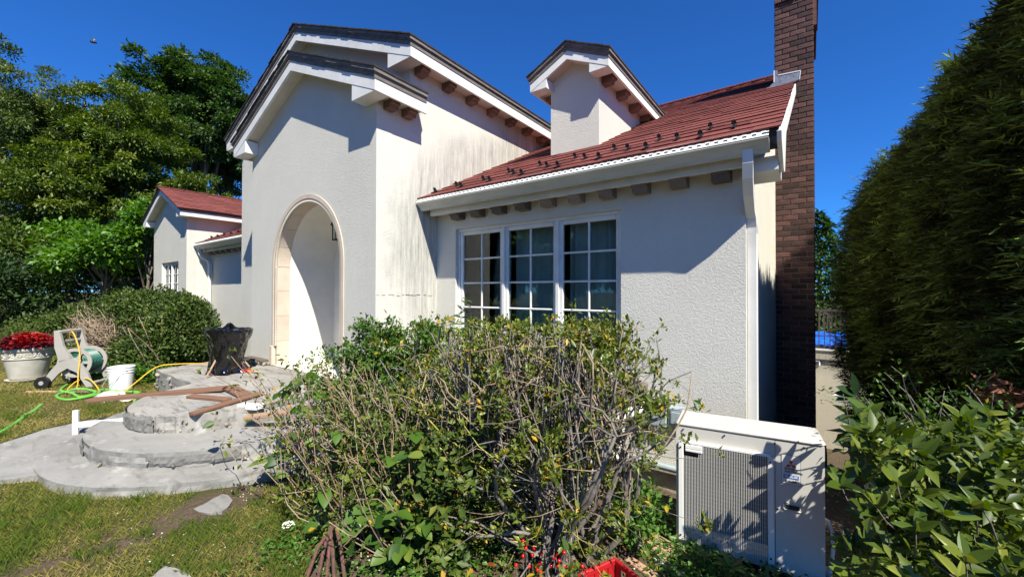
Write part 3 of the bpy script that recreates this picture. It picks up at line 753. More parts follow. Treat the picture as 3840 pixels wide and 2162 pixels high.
def arc(r, a0, a1, n, jit, seed, back=None):
    rr = np.random.default_rng(seed); k = np.cumsum(rr.normal(0, jit, n)) * .25
    t = np.linspace(a0, a1, n); k -= np.linspace(0, k[-1], n)
    return [(SCX + (r + k[i] + rr.normal(0, jit * .5)) * math.cos(t[i]), SCY + (r + k[i]) * math.sin(t[i])) for i in range(n)]
ST = empty('entrance_steps', (SCX, SCY, .2), 'rough grey concrete platform with round steps below the arched entrance', 'steps')
def fz(x, y): return .74 + .045 * (y - 3.0)
rr = np.random.default_rng(6)
bw = np.convolve(rr.normal(0, 1, 110), np.ones(5) / 5, 'same')[10:100]
bul = [(-5.70 + (.87 + (.003 if t < 4.75 else .03) * bw[i]) * math.cos(t), 1.95 + (.87 + (.003 if t < 4.75 else .03) * bw[i]) * math.sin(t)) for i, t in enumerate(np.linspace(math.radians(196), math.radians(352), 90))]
out = [(-8.25, 1.92), (-8.25, 1.87)] + [(x, 1.86 + .01 * math.sin(x * 9)) for x in np.linspace(-8.15, -6.62, 30)] + bul + [(-4.78, 2.1), (-4.7, 2.4), (-4.55, 2.7), (-4.45, 2.99)] + [(-7.70, 2.99), (-7.9, 3.3), (-8.25, 3.3)] + [(-8.25, y) for y in np.linspace(3.2, 1.98, 24)]
def concrete_mat(name, c, c2, stretch, streak, sc=1.5):
    m, nt, p, o = M_(name)
    co = objco(nt); a = noise(nt, sc, 6, .65, co, .3); b = noise(nt, 2.2, 6, .7, objco(nt, stretch)); g = noise(nt, 55, 4, .7, co)
    col = ramp(nt, a.outputs[0], [(.3, c2), (.5, c), (.72, tuple(min(1, x * 1.25) for x in c))]).outputs[0]
    f = ramp(nt, b.outputs[0], [(.52, (0, 0, 0)), (.66, (1, 1, 1))]).outputs[0]
    col = mixc(nt, math_(nt, 'MULTIPLY', f, streak), col, (.12, .105, .09))
    w_ = ramp(nt, noise(nt, 3.1, 4, .6, objco(nt, (1.3, 1.7, 1))).outputs[0], [(.6, (0, 0, 0)), (.72, (1, 1, 1))]).outputs[0]
    col = mixc(nt, math_(nt, 'MULTIPLY', w_, .35), col, (.62, .61, .59))
    col = mixc(nt, math_(nt, 'MULTIPLY', g.outputs[0], .25), col, (.25, .24, .22))
    nt.links.new(col, p.inputs['Base Color']); p.inputs['Roughness'].default_value = .92; p.inputs['Specular IOR Level'].default_value = .25
    b1 = bump(nt, p, a.outputs[0], .12, .03); bump(nt, p, g.outputs[0], .5, .006, b1); return m
MAT['conc_a'] = concrete_mat('grey_concrete_steps', (.275, .268, .25), (.195, .19, .176), (1, 4, 4), .6)
MAT['conc_p'] = concrete_mat('streaked_concrete_platform', (.30, .287, .26), (.20, .19, .17), (1.2, 9, 9), .85)
slab(MB(), out, .2, FLOOR, 1, .006, 7, fz).build('platform', MAT['conc_p'], ST)
slab(MB(), arc(1.39, math.pi * .99, 2.02 * math.pi, 110, .006, 4) + [(-4.15, 2.6), (-6.86, 2.4)], .28, .495, 5, .006).build('middle_step', MAT['conc_a'], ST)
slab(MB(), arc(1.69, math.pi * 1.33, 2.02 * math.pi, 100, .004, 6) + [(-3.85, 2.6), (-6.4, 2.4)], .18, .345, 7, .004).build('bottom_step', MAT['conc_a'], ST)
# fresh cement on the flank of the top step
rr = np.random.default_rng(12); vs = []; na, nz = 46, 7
for j in range(nz):
    for i in range(na):
        t = math.pi * (1.34 + .32 * i / (na - 1)); edge = min(i, na - 1 - i, 3) / 3 * (.35 + .65 * min(j, nz - 1 - j, 1))
        r = .880 + .018 * edge + rr.normal(0, .004)
        vs.append((-5.70 + r * math.cos(t), 1.95 + r * math.sin(t), .49 + .162 * j / (nz - 1)))
MB().add(vs, [(j * na + i, j * na + i + 1, (j + 1) * na + i + 1, (j + 1) * na + i) for j in range(nz - 1) for i in range(na - 1)], smooth=False).build('cement_patch', MAT['wetcement'], ST)
vs = []
for j in range(5):
    for i in range(30):
        t = math.pi * (1.70 + .17 * i / 29); r = 1.392 + .012 * min(i, 29 - i, 3) / 3 * min(j, 4 - j, 1) + rr.normal(0, .003)
        vs.append((SCX + r * math.cos(t), SCY + r * math.sin(t), .38 + .118 * j / 4))
MB().add(vs, [(j * 30 + i, j * 30 + i + 1, (j + 1) * 30 + i + 1, (j + 1) * 30 + i) for j in range(4) for i in range(29)]).build('cement_patch', MAT['wetcement'], ST)
vs = []
for j in range(5):
    for i in range(20):
        t = math.pi * (1.40 + .09 * i / 19); r = 1.392 + .010 * min(i, 19 - i, 3) / 3 * min(j, 4 - j, 1) + rr.normal(0, .003)
        vs.append((SCX + r * math.cos(t), SCY + r * math.sin(t), .35 + .11 * j / 4))
MB().add(vs, [(j * 20 + i, j * 20 + i + 1, (j + 1) * 20 + i + 1, (j + 1) * 20 + i) for j in range(4) for i in range(19)]).build('cement_patch', MAT['wetcement'], ST)
# loose broken edges along the steps, right-hand side
def rock(seed, flat=.6):
    bm = bmesh.new(); bmesh.ops.create_icosphere(bm, subdivisions=1, radius=.5); r_ = random.Random(seed)
    for v in bm.verts: v.co *= r_.uniform(.72, 1.15); v.co.z *= flat
    return MB().bm(bm)
rocks = [rock(i).mesh('stone', MAT['rubble']) for i in range(6)]
rr = random.Random(5)
for i in range(70):                          # rubble face of the platform, left and front
    if i < 34: p = (-8.25 + rr.uniform(-.02, .03), rr.uniform(1.9, 3.0), rr.uniform(.46, .66))
    else: p = (rr.uniform(-8.2, -6.6), 1.86 + rr.uniform(-.02, .03), rr.uniform(.40, .66))
    link('stone', rr.choice(rocks), ST, p, (rr.uniform(0, 6), rr.uniform(0, 6), rr.uniform(0, 6)), rr.uniform(.04, .085))
for i in range(36):
    r0, z0, ox, oy = rr.choice(((.86, .51, -5.70, 1.95), (.87, .58, -5.70, 1.95), (1.40, .37, SCX, SCY)))
    t = math.pi * rr.uniform(1.56, 1.98); link('stone', rr.choice(rocks), ST, (ox + (r0 + rr.uniform(-.02, .03)) * math.cos(t), oy + (r0 + rr.uniform(-.02, .03)) * math.sin(t), z0 + rr.uniform(-.01, .06)), (rr.uniform(0, 6), rr.uniform(0, 6), rr.uniform(0, 6)), rr.uniform(.02, .05))
for i in range(26):
    link('stone', rr.choice(rocks), ST, (rr.uniform(-7.7, -6.95), YT - rr.uniform(.0, .14), FLOOR + .03), (rr.uniform(0, 6), rr.uniform(0, 6), rr.uniform(0, 6)), rr.uniform(.04, .1))
MB().bbox((-7.66, YT - .13, FLOOR + .045), (-7.03, YT - .01, FLOOR + .085), .008).build('stone_ledge', MAT['corbel_grey'], ST)
# path
pts_far = [(-6.7, 2.2), (-7.0, 1.5), (-7.12, .95), (-7.02, .6), (-6.74, .30), (-6.6, 0), (-6.7, -.6), (-6.6, -1.6), (-6.6, -4)]
pts_near = [(-4.9, -4), (-5.0, -1.6), (-5.0, -.8), (-5.2, -.1), (-5.44, .24), (-5.35, .42), (-5.1, .6), (-5.1, 1.4)]
def subdiv(p, n=6): return [(a[0] + (b[0] - a[0]) * i / n, a[1] + (b[1] - a[1]) * i / n) for a, b in zip(p[:-1], p[1:]) for i in range(n)] + [p[-1]]
o_ = tag(slab(MB(), subdiv(pts_far) + subdiv(pts_near), .16, .336, 9, .008).build('garden_path', MAT['conc_a']), kind='structure')
# flat stepping stones in the grass
def flagstone(c, r, seed, label, z):
    rr = np.random.default_rng(seed); n = 11
    o = [(c[0] + r[0] * (1 + rr.normal(0, .16)) * math.cos(t) , c[1] + r[1] * (1 + rr.normal(0, .16)) * math.sin(t)) for t in np.linspace(0, 2 * math.pi, n, endpoint=False)]
    return tag(slab(MB(), o, z - .05, z + .004, seed, .004, 2).build('flagstone', MAT['conc_a']), label, 'flagstone', 'flagstones sunk in the lawn')
flagstone((-3.80, 1.20), (.22, .12), 1, 'grey flagstone sunk in soil just below the round steps', .252)
flagstone((-3.02, .76), (.20, .08), 2, 'grey flagstone in the grass at the bottom edge of the picture', .205)

# ------------------------------------------------------------------ terrace beyond the passage
T = empty('terrace', (1.4, 12.0, -1.8), 'beige stucco terrace wall with blue tarp on top, beyond the chimney', 'terrace')
MB().box((-.6, 12.06, -1.9), (5, 15, .36)).build('retaining_wall', MAT['stucco_terrace'], T)
MB().box((-.6, 12.0, .36), (5, 15, .55)).build('cornice', MAT['stucco_terrace'], T)
MB().bbox((-.6, 11.97, .552), (5, 15, .595), .01).build('coping', MAT['concrete'], T)
MB().bbox((-.05, 12.03, .596), (.075, 12.16, 1.53), .01).build('post', MAT['stucco_terrace'], T)
MB().bbox((.03, 12.02, .19), (.175, 12.06, .325), .015).build('vent_frame', MAT['pvc'], T)
for i in range(3): MB().box((.05, 12.012, .215 + i * .034), (.155, 12.022, .235 + i * .034)).build('vent_slot', MAT['black'], T)
m = MB().box((.075, 12.08, 1.505), (4, 12.11, 1.53)).box((.16, 12.08, 1.40), (4, 12.10, 1.42)).box((.075, 12.08, .89), (4, 12.11, .915))
RL = m.build('railing', MAT['bronze'], T)
bar = MB().box((-.011, -.011, 0), (.011, .011, .80)).mesh('baluster', MAT['bronze'])
for i in range(14): link('baluster', bar, RL, (.155 + .103 * i, 12.095, .60))
for i in range(14): link('baluster', bar, RL, (.20 + .09 * i, 14.4, .62))
MB().box((.1, 14.38, 1.4), (4, 14.42, 1.43)).build('far_rail', MAT['bronze'], RL)
rr = np.random.default_rng(4); nx, ny = 44, 14; vs = []
for j in range(ny):
    for i in range(nx):
        x = .05 + 3.2 * i / (nx - 1); y = 12.2 + 1.7 * j / (ny - 1)
        vs.append((x, y, .62 + .04 * abs(math.sin(x * 7 + y * 5)) + .10 * math.sin(y * 3.1 - .6) ** 2 + rr.normal(0, .02) + .11 * (j / ny)))
tag(MB().add(vs, [(j * nx + i, j * nx + i + 1, (j + 1) * nx + i + 1, (j + 1) * nx + i) for j in range(ny - 1) for i in range(nx - 1)]).build('tarp', MAT['tarp']), 'crumpled blue tarp lying on the terrace behind the railing', 'tarp')
m = MB()
for i in range(5): m.bbox((.3 + i * .36, 12.35 + .1 * (i % 2), .66), (.55 + i * .36, 12.6, .72), .01)
# neighbour's roof far left
nb_ = empty('neighbour_house', (-24.2, 13.2, .8), 'dark slate roof of a neighbouring house above the left roof ridge', 'house')
MB().box((-27, 12, .8), (-21.8, 16, 6.35)).build('wall', MAT['shadegrey'], nb_)
MB().prism([(-27.4, 6.2), (-21.4, 6.2), (-22.6, 7.25), (-25.6, 7.25)], 11.6, 16.4).build('roof', MAT['slate'], nb_)
# ------------------------------------------------------------------ air conditioners
MAT['wire_dark'] = simple('shaded_wire', (.25, .245, .23), .5, .03, 2, 0)  # same grille wire, colour darkened to stand for shade on the cross wires
def ac_unit(loc, rz_, label, detail=True):
    W_, D_, Hh = .89, .32, .945
    A = empty('air_conditioner', loc, label, 'air conditioner', 'outdoor air conditioner units'); A.rotation_euler = (0, 0, rz_)
    def B(mb, name, mat, parent=A):
        me = mb.mesh(name, MAT[mat]); o = bpy.data.objects.new(name, me); COL.objects.link(o); o.parent = parent; return o
    x0, x1 = -W_ / 2, W_ / 2
    b = MB()                                   # cabinet with a well for the fan
    gx0, gx1, gz0, gz1 = x0 + .035, x0 + .595, .11, .80
    b.box((x0, 0, .05), (gx0, D_, Hh - .03)).box((gx1, 0, .05), (gx1 + .025, D_, Hh - .03)).box((gx0, 0, .05), (gx1, D_, gz0)).box((gx0, 0, gz1), (gx1, D_, Hh - .03)).box((gx0, .20, gz0), (gx1, D_, gz1))
    b.box((gx1 + .028, .0, .05), (x1, D_, Hh - .03))
    B(b, 'cabinet', 'ac')
    t = MB().bbox((x0 - .006, -.008, Hh - .034), (x1 + .006, D_ + .006, Hh + .004), .016); B(t, 'top_panel', 'ac')
    t = MB()
    for i in range(7): t.bbox((x0 + .05, .03 + i * .038, Hh + .003), (x1 - .06, .045 + i * .038, Hh + .008), .002)
    B(t, 'top_rib', 'ac')
    B(MB().box((gx0 + .001, .17, gz0 + .001), (gx1 - .001, .199, gz1 - .001)), 'fan_well', 'ac_dark')
    fan = MB(); c = ((gx0 + gx1) / 2, .12, (gz0 + gz1) / 2)
    fan.tube([(c[0], .06, c[2]), (c[0], .16, c[2])], .06, 20)
    for k in range(3):
        a = k * 2.094 + .4
        vs = []
        for i in range(7):
            r = .05 + .2 * i / 6
            for s_, dy in ((-.42, -.035), (.42, .035)):
                vs.append((c[0] + r * math.cos(a + s_), c[1] + dy, c[2] + r * math.sin(a + s_)))
        fan.add(vs, [(2 * i, 2 * i + 2, 2 * i + 3, 2 * i + 1) for i in range(6)])
    B(fan, 'fan', 'ac_dark')
    g = MB(); n = 50
    for i in range(n):
        x = gx0 + .028 + (gx1 - gx0 - .056) * i / (n - 1)
        if i < 9: g.box((x - .0013, -.024, gz0 - .02), (x + .0013, -.019, gz1 - .09))
        else: g.box((x - .0013, -.024, gz0 - .02), (x + .0013, -.019, gz1))
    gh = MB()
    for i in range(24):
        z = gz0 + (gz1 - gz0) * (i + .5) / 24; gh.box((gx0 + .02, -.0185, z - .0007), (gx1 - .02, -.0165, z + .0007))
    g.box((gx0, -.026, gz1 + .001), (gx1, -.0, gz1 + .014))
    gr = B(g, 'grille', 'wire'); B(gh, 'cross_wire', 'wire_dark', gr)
    for x in (gx0 - .018, gx1 - .018): B(MB().bbox((x, -.026, gz0 - .02), (x + .036, -.001, gz1 + .0), .004), 'grille_edge', 'wire')
    h = MB().bbox((gx0 + .03, -.030, gz1 - .055), (gx0 + .145, -.016, gz1 - .035), .004).bbox((gx0 + .03, -.030, gz1 - .034), (gx0 + .145, -.018, gz1 - .004), .003); B(h, 'grille_handle', 'wire')
    hn = MB().bbox((gx1 + .07, -.006, .47), (gx1 + .175, .001, .515), .01); hh = B(hn, 'handle', 'ac')
    o = B(MB().bbox((gx1 + .085, -.009, .478), (gx1 + .16, -.0055, .505), .004), 'handle_recess', 'ac_dark', hh)
    sc = MB().tube([(0, -.006, 0), (0, .0, 0)], .006, 8).mesh('screw', MAT['black'])
    for (x, z) in ((x0 + .05, Hh - .05), (x0 + .32, Hh - .05), (x0 + .62, Hh - .05), (x0 + .78, Hh - .05), (gx0 - .001, gz1 - .03), (gx0 - .001, gz0 + .02), (gx1 - .001, gz1 - .03), (gx1 - .001, gz0 + .02), (gx1 + .04, .46)):
        o = bpy.data.objects.new('screw', sc); COL.objects.link(o); o.parent = A; o.location = (x, -.004 if z > .86 or x > gx1 + .02 else -.027, z)
    f = MB()
    for x in (x0 + .1, x1 - .18): f.box((x, .02, 0), (x + .09, D_ - .02, .049))
    B(f, 'foot', 'ac')
    if detail:
        bx, bz = gx1 + .115, .735             # badge
        bd = B(MB().box((bx - .052, -.0025, bz - .095), (bx + .052, -.0005, bz + .095)), 'badge', 'badge')
        fr = MB()
        for a_, b_ in (((-.053, -.096), (.053, -.0948)), ((-.053, .0948), (.053, .096)), ((-.053, -.096), (-.0518, .096)), ((.0518, -.096), (.053, .096))): fr.box((bx + a_[0], -.003, bz + a_[1]), (bx + b_[0], -.0006, bz + b_[1]))
        B(fr, 'badge_border', 'black', bd)
        lg = MB(); cz = bz + .034; L = .034
        for ang in (90, 210, 330):            # three rhombs meeting at a point
            a = math.radians(ang); d = (math.cos(a), math.sin(a)); q = (-d[1], d[0])
            P = [(0, 0), (d[0] * L * .5 + q[0] * L * .30, d[1] * L * .5 + q[1] * L * .30), (d[0] * L, d[1] * L), (d[0] * L * .5 - q[0] * L * .30, d[1] * L * .5 - q[1] * L * .30)]
            lg.prism([(bx + p[0], cz + p[1]) for p in P][::-1], -.0042, -.0028)
        B(lg, 'emblem', 'logored', bd)
        B(MB().box((bx - .042, -.0042, bz - .058), (bx + .042, -.0028, bz - .034)), 'blue_panel', 'logoblue', bd)
        for txt, z, sz, mt in (('MITSUBISHI', bz + .001, .0145, 'black'), ('ELECTRIC', bz - .018, .0165, 'black'), ('Mr.SLIM', bz - .052, .021, 'pvc'), ('R410A', bz - .084, .023, 'black')):
            cu = bpy.data.curves.new('lettering', 'FONT'); cu.body = txt; cu.size = sz; cu.align_x = 'CENTER'; cu.extrude = .0004; cu.materials.append(MAT[mt]); cu.offset = .0004
            tmp = bpy.data.objects.new('lettering', cu); COL.objects.link(tmp); bpy.context.view_layer.update(); me = bpy.data.meshes.new_from_object(tmp.evaluated_get(bpy.context.evaluated_depsgraph_get())); bpy.data.objects.remove(tmp)
            o = bpy.data.objects.new('lettering', me); COL.objects.link(o); o.parent = bd; o.location = (bx, -.0050, z); o.rotation_euler = (math.pi / 2, 0, 0)
        o = B(MB().tube([(x1 + .002, .10, .42), (x1 + .03, .08, .415), (x1 + .045, .06, .36), (x1 + .047, .05, .25), (x1 + .035, .05, .12), (x1 + .03, .10, .04)], .012, 8), 'conduit', 'pvc')
    return A
MAT['badge'] = simple('badge_sheet', (.68, .67, .64), .4, .03, 3, 0)
MAT['logored'] = simple('emblem_red', (.60, .035, .02), .4, .03, 3, 0)
MAT['logoblue'] = simple('badge_blue', (.02, .13, .45), .4, .03, 3, 0)
ac_unit((-.373, 3.245, .0), math.radians(7), 'white outdoor air conditioner with wire grille in front of the downspout')
ac_unit((-2.03, 3.22, .03), math.radians(3), 'white outdoor air conditioner half hidden behind the bare shrub', False)
tag(MB().bbox((-.86, 3.15, -.08), (.1, 3.62, -.001), .01).build('equipment_pad', MAT['concrete']), 'concrete pad under the air conditioner by the downspout', 'pad')
# corrugated black drain hose
m = MB(); pts = [(.11 + .02 * i, 3.22 - .02 * i, .055) for i in range(20)]
rs = [.045 if i % 2 else .038 for i in range(20)]; pp = []; rr2 = []
for i in range(60):
    t = i / 59; pp.append((.10 + .5 * t, 3.20 - .28 * t, .05)); rr2.append(.047 if i % 2 else .039)
tag(m.tube(pp, rr2, 12).build('drain_hose', MAT['black']), 'corrugated black drain hose on the ground beside the air conditioner', 'hose')
# boxes and pipes on the wall
E_ = empty('electrical_box', (-1.08, 3.93, .66), 'grey blue electrical disconnect box on the wall behind the air conditioner', 'electrical box')
MB().bbox((-1.225, 3.88, .66), (-1.08, 3.998, .86), .008).build('box', MAT['grey_box'], E_); MB().bbox((-1.07, 3.90, .67), (-.93, 3.998, .85), .008).build('box', MAT['grey_box'], E_)
MB().bbox((-1.235, 3.873, .852), (-1.075, 3.998, .872), .006).build('lid', MAT['grey_box'], E_); MB().bbox((-1.045, 3.885, .70), (-.955, 3.899, .82), .01).build('cover', MAT['grey_box'], E_)
m = MB().tube([(-1.30, 3.99, .80), (-1.30, 3.90, .80), (-1.33, 3.84, .79), (-1.40, 3.80, .76), (-1.47, 3.77, .70), (-1.49, 3.76, .60), (-1.49, 3.72, .35)], [.05, .055, .062, .065, .065, .06, .058], 14)
tag(m.build('line_cover', MAT['pvc']), 'white plastic line set cover bending out of the wall beside the electrical box', 'pipe')
m = MB().tube([(-1.72, 3.99, .95), (-1.72, 3.86, .95), (-1.73, 3.80, .9), (-1.74, 3.76, .8), (-1.74, 3.70, .3)], .055, 14)
tag(m.build('line_cover', MAT['pvc']), 'white plastic line cover on the wall behind the bare shrub', 'pipe')
MB().bbox((-2.75, 3.80, .93), (-1.28, 3.998, 1.03), .01).build('window_shelf', MAT['corbel_grey'], H)

# ------------------------------------------------------------------ lantern under the arch
L_ = empty('wall_lantern', (-5.55, 3.86, 2.62), 'black iron lantern hanging under the arch', 'lantern')
MB().box((-5.60, 3.81, 2.63), (-5.50, 3.91, 2.65)).prism([(-5.62, 2.86), (-5.48, 2.86), (-5.53, 2.93), (-5.57, 2.93)], 3.79, 3.93).tube([(-5.55, 3.86, 2.93), (-5.55, 3.86, 3.12)], .008, 6).build('frame', MAT['black'], L_)
for dx in (-.045, .045):
    for dy in (-.045, .045): MB().box((-5.55 + dx - .006, 3.86 + dy - .006, 2.651), (-5.55 + dx + .006, 3.86 + dy + .006, 2.859)).build('bar', MAT['black'], L_)
MB().box((-5.585, 3.825, 2.652), (-5.515, 3.895, 2.858)).build('glass', MAT['glass'], L_)

L_.location += Vector((-.35, -.38, .07))

# ------------------------------------------------------------------ work site on the platform
def board(name, a, b, w_, t, mat, label, cat='board', roll=0.0, z=None):
    a, b = Vector(a), Vector(b); d = (b - a); L = d.length; d.normalize()
    s = (Vector((0, 0, 1)) if abs(d.z) < .95 else Vector((-.8, .6, 0))).cross(d).normalized(); u = d.cross(s)
    Mx = Matrix(((d.x, s.x, u.x, 0), (d.y, s.y, u.y, 0), (d.z, s.z, u.z, 0), (0, 0, 0, 1))).to_quaternion().to_euler()
    o = MB().bbox((0, -w_ / 2, -t / 2), (L, w_ / 2, t / 2), .004).build(name, MAT[mat], None, a, Mx)
    return tag(o, label, cat)
board('plank', (-6.86, .96, .625), (-5.75, 1.95, .735), .11, .045, 'board', 'long brown plank reaching from the grass onto the platform')
board('plank', (-5.90, 2.03, .722), (-5.28, 1.99, .716), .15, .03, 'board', 'short wide brown plank at the end of the long plank')
board('plank', (-5.82, 1.63, .695), (-5.24, 1.81, .703), .10, .03, 'board', 'short brown plank lying flat on the platform below the long plank')
board('plank', (-4.97, 1.40, .69), (-5.17, 2.13, .73), .085, .03, 'board', 'brown plank overhanging the broken platform edge near the hydrangea')
board('straightedge', (-5.26, 1.32, .672), (-5.19, 1.80, .694), .03, .008, 'lead', 'thin metal straightedge lying on the platform by the fresh cement', 'straightedge')
board('trim_board', (-6.50, .82, .44), (-6.02, 1.12, .50), .03, .06, 'pvc', 'white wooden strip lying beside the lower round step')
board('trim_board', (-6.52, .80, .335), (-6.52, .80, .60), .05, .03, 'pvc', 'short white wooden stake standing at the edge of the path')
board('trim_board', (-4.95, 1.83, .68), (-4.72, 1.93, .685), .10, .05, 'pvc', 'white block on the broken platform edge behind the hydrangea')
board('plank', (-4.75, 1.80, .60), (-4.35, 2.10, .66), .09, .04, 'board_pale', 'pale wooden offcut behind the hydrangea twigs')
board('plank', (-1.02, 3.12, .035), (-.72, 3.0, .045), .22, .03, 'board_pale', 'pale square board lying in the weeds before the air conditioner')
board('plank', (-1.05, 2.83, .02), (-.72, 2.72, .02), .07, .025, 'board_pale', 'narrow weathered board lying in the soil behind the red crate')
board('trim_board', (-.98, 3.0, .015), (-.50, 2.80, .02), .045, .02, 'pvc', 'white plastic strip lying in the weeds below the pale board')
for i, (p, s_, lab) in enumerate((((-7.95, 1.32, .42), .17, 'heap of pale crumbled mortar beside the long plank'), ((-7.70, 1.44, .41), .10, 'small lump of pale mortar next to the mortar heap'))):
    bm = bmesh.new(); bmesh.ops.create_icosphere(bm, subdivisions=3, radius=1); r_ = random.Random(i)
    for v in bm.verts: v.co *= r_.uniform(.78, 1.12); v.co.z = max(v.co.z * .5, -.2)
    o = tag(MB().bm(bm).build('mortar_heap', MAT['pot'], None, p), lab, 'mortar'); o.scale = (s_,) * 3
# hammer
HM = empty('hammer', (-6.6, 2.58, .73), 'small hammer with red head lying on the platform by the arch', 'hammer')
MB().tube([(-6.70, 2.56, .742), (-6.44, 2.62, .738)], .014, 8).build('handle', MAT['board_pale'], HM)
MB().bbox((-6.76, 2.50, .726), (-6.68, 2.61, .768), .008).build('head', MAT['redplastic'], HM)

# black plastic sack draped over a stand
BG = empty('covered_stand', (-6.98, 2.38, FLOOR - .03), 'stand covered with a shiny black plastic bag on the platform', 'covered stand')
rr = np.random.default_rng(8); na, nz = 96, 40; vs = []
def bagr(a, t):
    # t 0 bottom .. 1 top
    rx = np.interp(t, [0, .08, .25, .5, .75, .93, 1], [.25, .21, .225, .25, .29, .36, .36]); ry = np.interp(t, [0, .25, .6, .93, 1], [.20, .19, .21, .25, .25])
    f = 1 + .07 * math.sin(5 * a + 4 * t) * (1 - t) + .06 * math.sin(8 * a - 9 * t + 1) * (1 - .8 * t) + .022 * math.sin(15 * a + 10 * t + 2 * math.sin(7 * t)) + .006 * math.sin(31 * a - 17 * t)
    return rx * f, ry * f
for j in range(nz):
    t = j / (nz - 1)
    for i in range(na):
        a = 2 * math.pi * i / na; rx, ry = bagr(a, t)
        x, y = rx * math.cos(a) + .05 * t, ry * math.sin(a)
        z = .0 + .65 * t + (.02 * math.sin(7 * a) if j < 3 else 0) + .018 * math.sin(11 * a + 9 * t) * (1 - t)
        x += .004 * math.sin(40 * z + 6 * a); y += .004 * math.sin(33 * z - 5 * a)
        vs.append((x, y, max(z, .004)))
fs = [(j * na + i, j * na + (i + 1) % na, (j + 1) * na + (i + 1) % na, (j + 1) * na + i) for j in range(nz - 1) for i in range(na)]
b0 = len(vs); rings = 8
for j in range(1, rings + 1):
    s_ = 1 - j / rings * .97
    for i in range(na):
        a = 2 * math.pi * i / na; rx, ry = bagr(a, 1)
        r_ = 1 - s_
        bunch = .06 * math.exp(-((math.cos(a) * s_ - .05) ** 2 + (math.sin(a) * s_) ** 2) / .06) * (1 + .6 * math.sin(4 * a))
        vs.append((rx * s_ * math.cos(a) + .05, ry * s_ * math.sin(a), .65 + bunch + .008 * math.sin(6 * a + 8 * s_) + rr.normal(0, .003)))
st = (nz - 1) * na
for j in range(rings):
    p0 = st if j == 0 else b0 + (j - 1) * na; p1 = b0 + j * na
    fs += [(p0 + i, p0 + (i + 1) % na, p1 + (i + 1) % na, p1 + i) for i in range(na)]
fs.append(tuple(b0 + (rings - 1) * na + i for i in range(na)))
Mx = rotz(math.radians(20), (-6.98, 2.38, FLOOR - .03))
MB().add(vs, fs, Mx, smooth=True).build('plastic_bag', MAT['bag'], BG)
for a in (195, 300, 70):
    a = math.radians(a); c = Vector((-6.98, 2.38, FLOOR - .03))
    MB().tube([c + Vector((.12 * math.cos(a), .12 * math.sin(a), .3)), c + Vector((.33 * math.cos(a), .33 * math.sin(a), .012))], .012, 6).build('leg', MAT['board_pale'], BG)

# planter with red foliage (leaves added with the plants)
PC = (-10.0, .70); PZ = float(grd(*PC))
PT = empty('planter', (PC[0], PC[1], PZ), 'round cast stone planter with moulded band and red coleus leaves', 'planter')
c3 = (PC[0], PC[1], PZ)
KS = .90
def ks(p): return [(x * KS, y * KS) for x, y in p]
MB().lathe(ks([(.20, .03), (.218, .045), (.225, .06), (.285, .375), (.298, .382), (.300, .395), (.290, .402), (.300, .500), (.312, .508), (.325, .525), (.328, .555), (.315, .57), (.285, .57), (.275, .53), (.26, .49)]), c3, 56).build('bowl', MAT['pot'], PT)
MB().lathe(ks([(.215, .0), (.255, .005), (.27, .03), (.255, .034), (.2, .02)]), c3, 40).build('saucer', MAT['pot'], PT)
MB().lathe(ks([(.01, .50), (.262, .50)]), c3, 24, cap=False).build('soil', MAT['rubble'], PT)
for k in range(12):                        # relief medallions of the band
    a = 2 * math.pi * k / 12; mm = MB(); C0 = Vector((PC[0] + .296 * KS * math.cos(a), PC[1] + .296 * KS * math.sin(a), PZ + .452 * KS)); t = Vector((-math.sin(a), math.cos(a), 0)); ot = Vector((math.cos(a), math.sin(a), 0))
    mm.tube([C0 + t * (.056 * math.cos(q)) - ot * (.006 * math.cos(q) ** 2) + Vector((0, 0, .032 * math.sin(q))) for q in np.linspace(0, 2 * math.pi, 21)], .007, 6)
    mm.tube([C0 + t * (.022 * math.cos(q)) + Vector((0, 0, .016 * math.sin(q))) for q in np.linspace(0, 2 * math.pi, 11)], .006, 5)
    mm.build('medallion', MAT['pot'], PT)

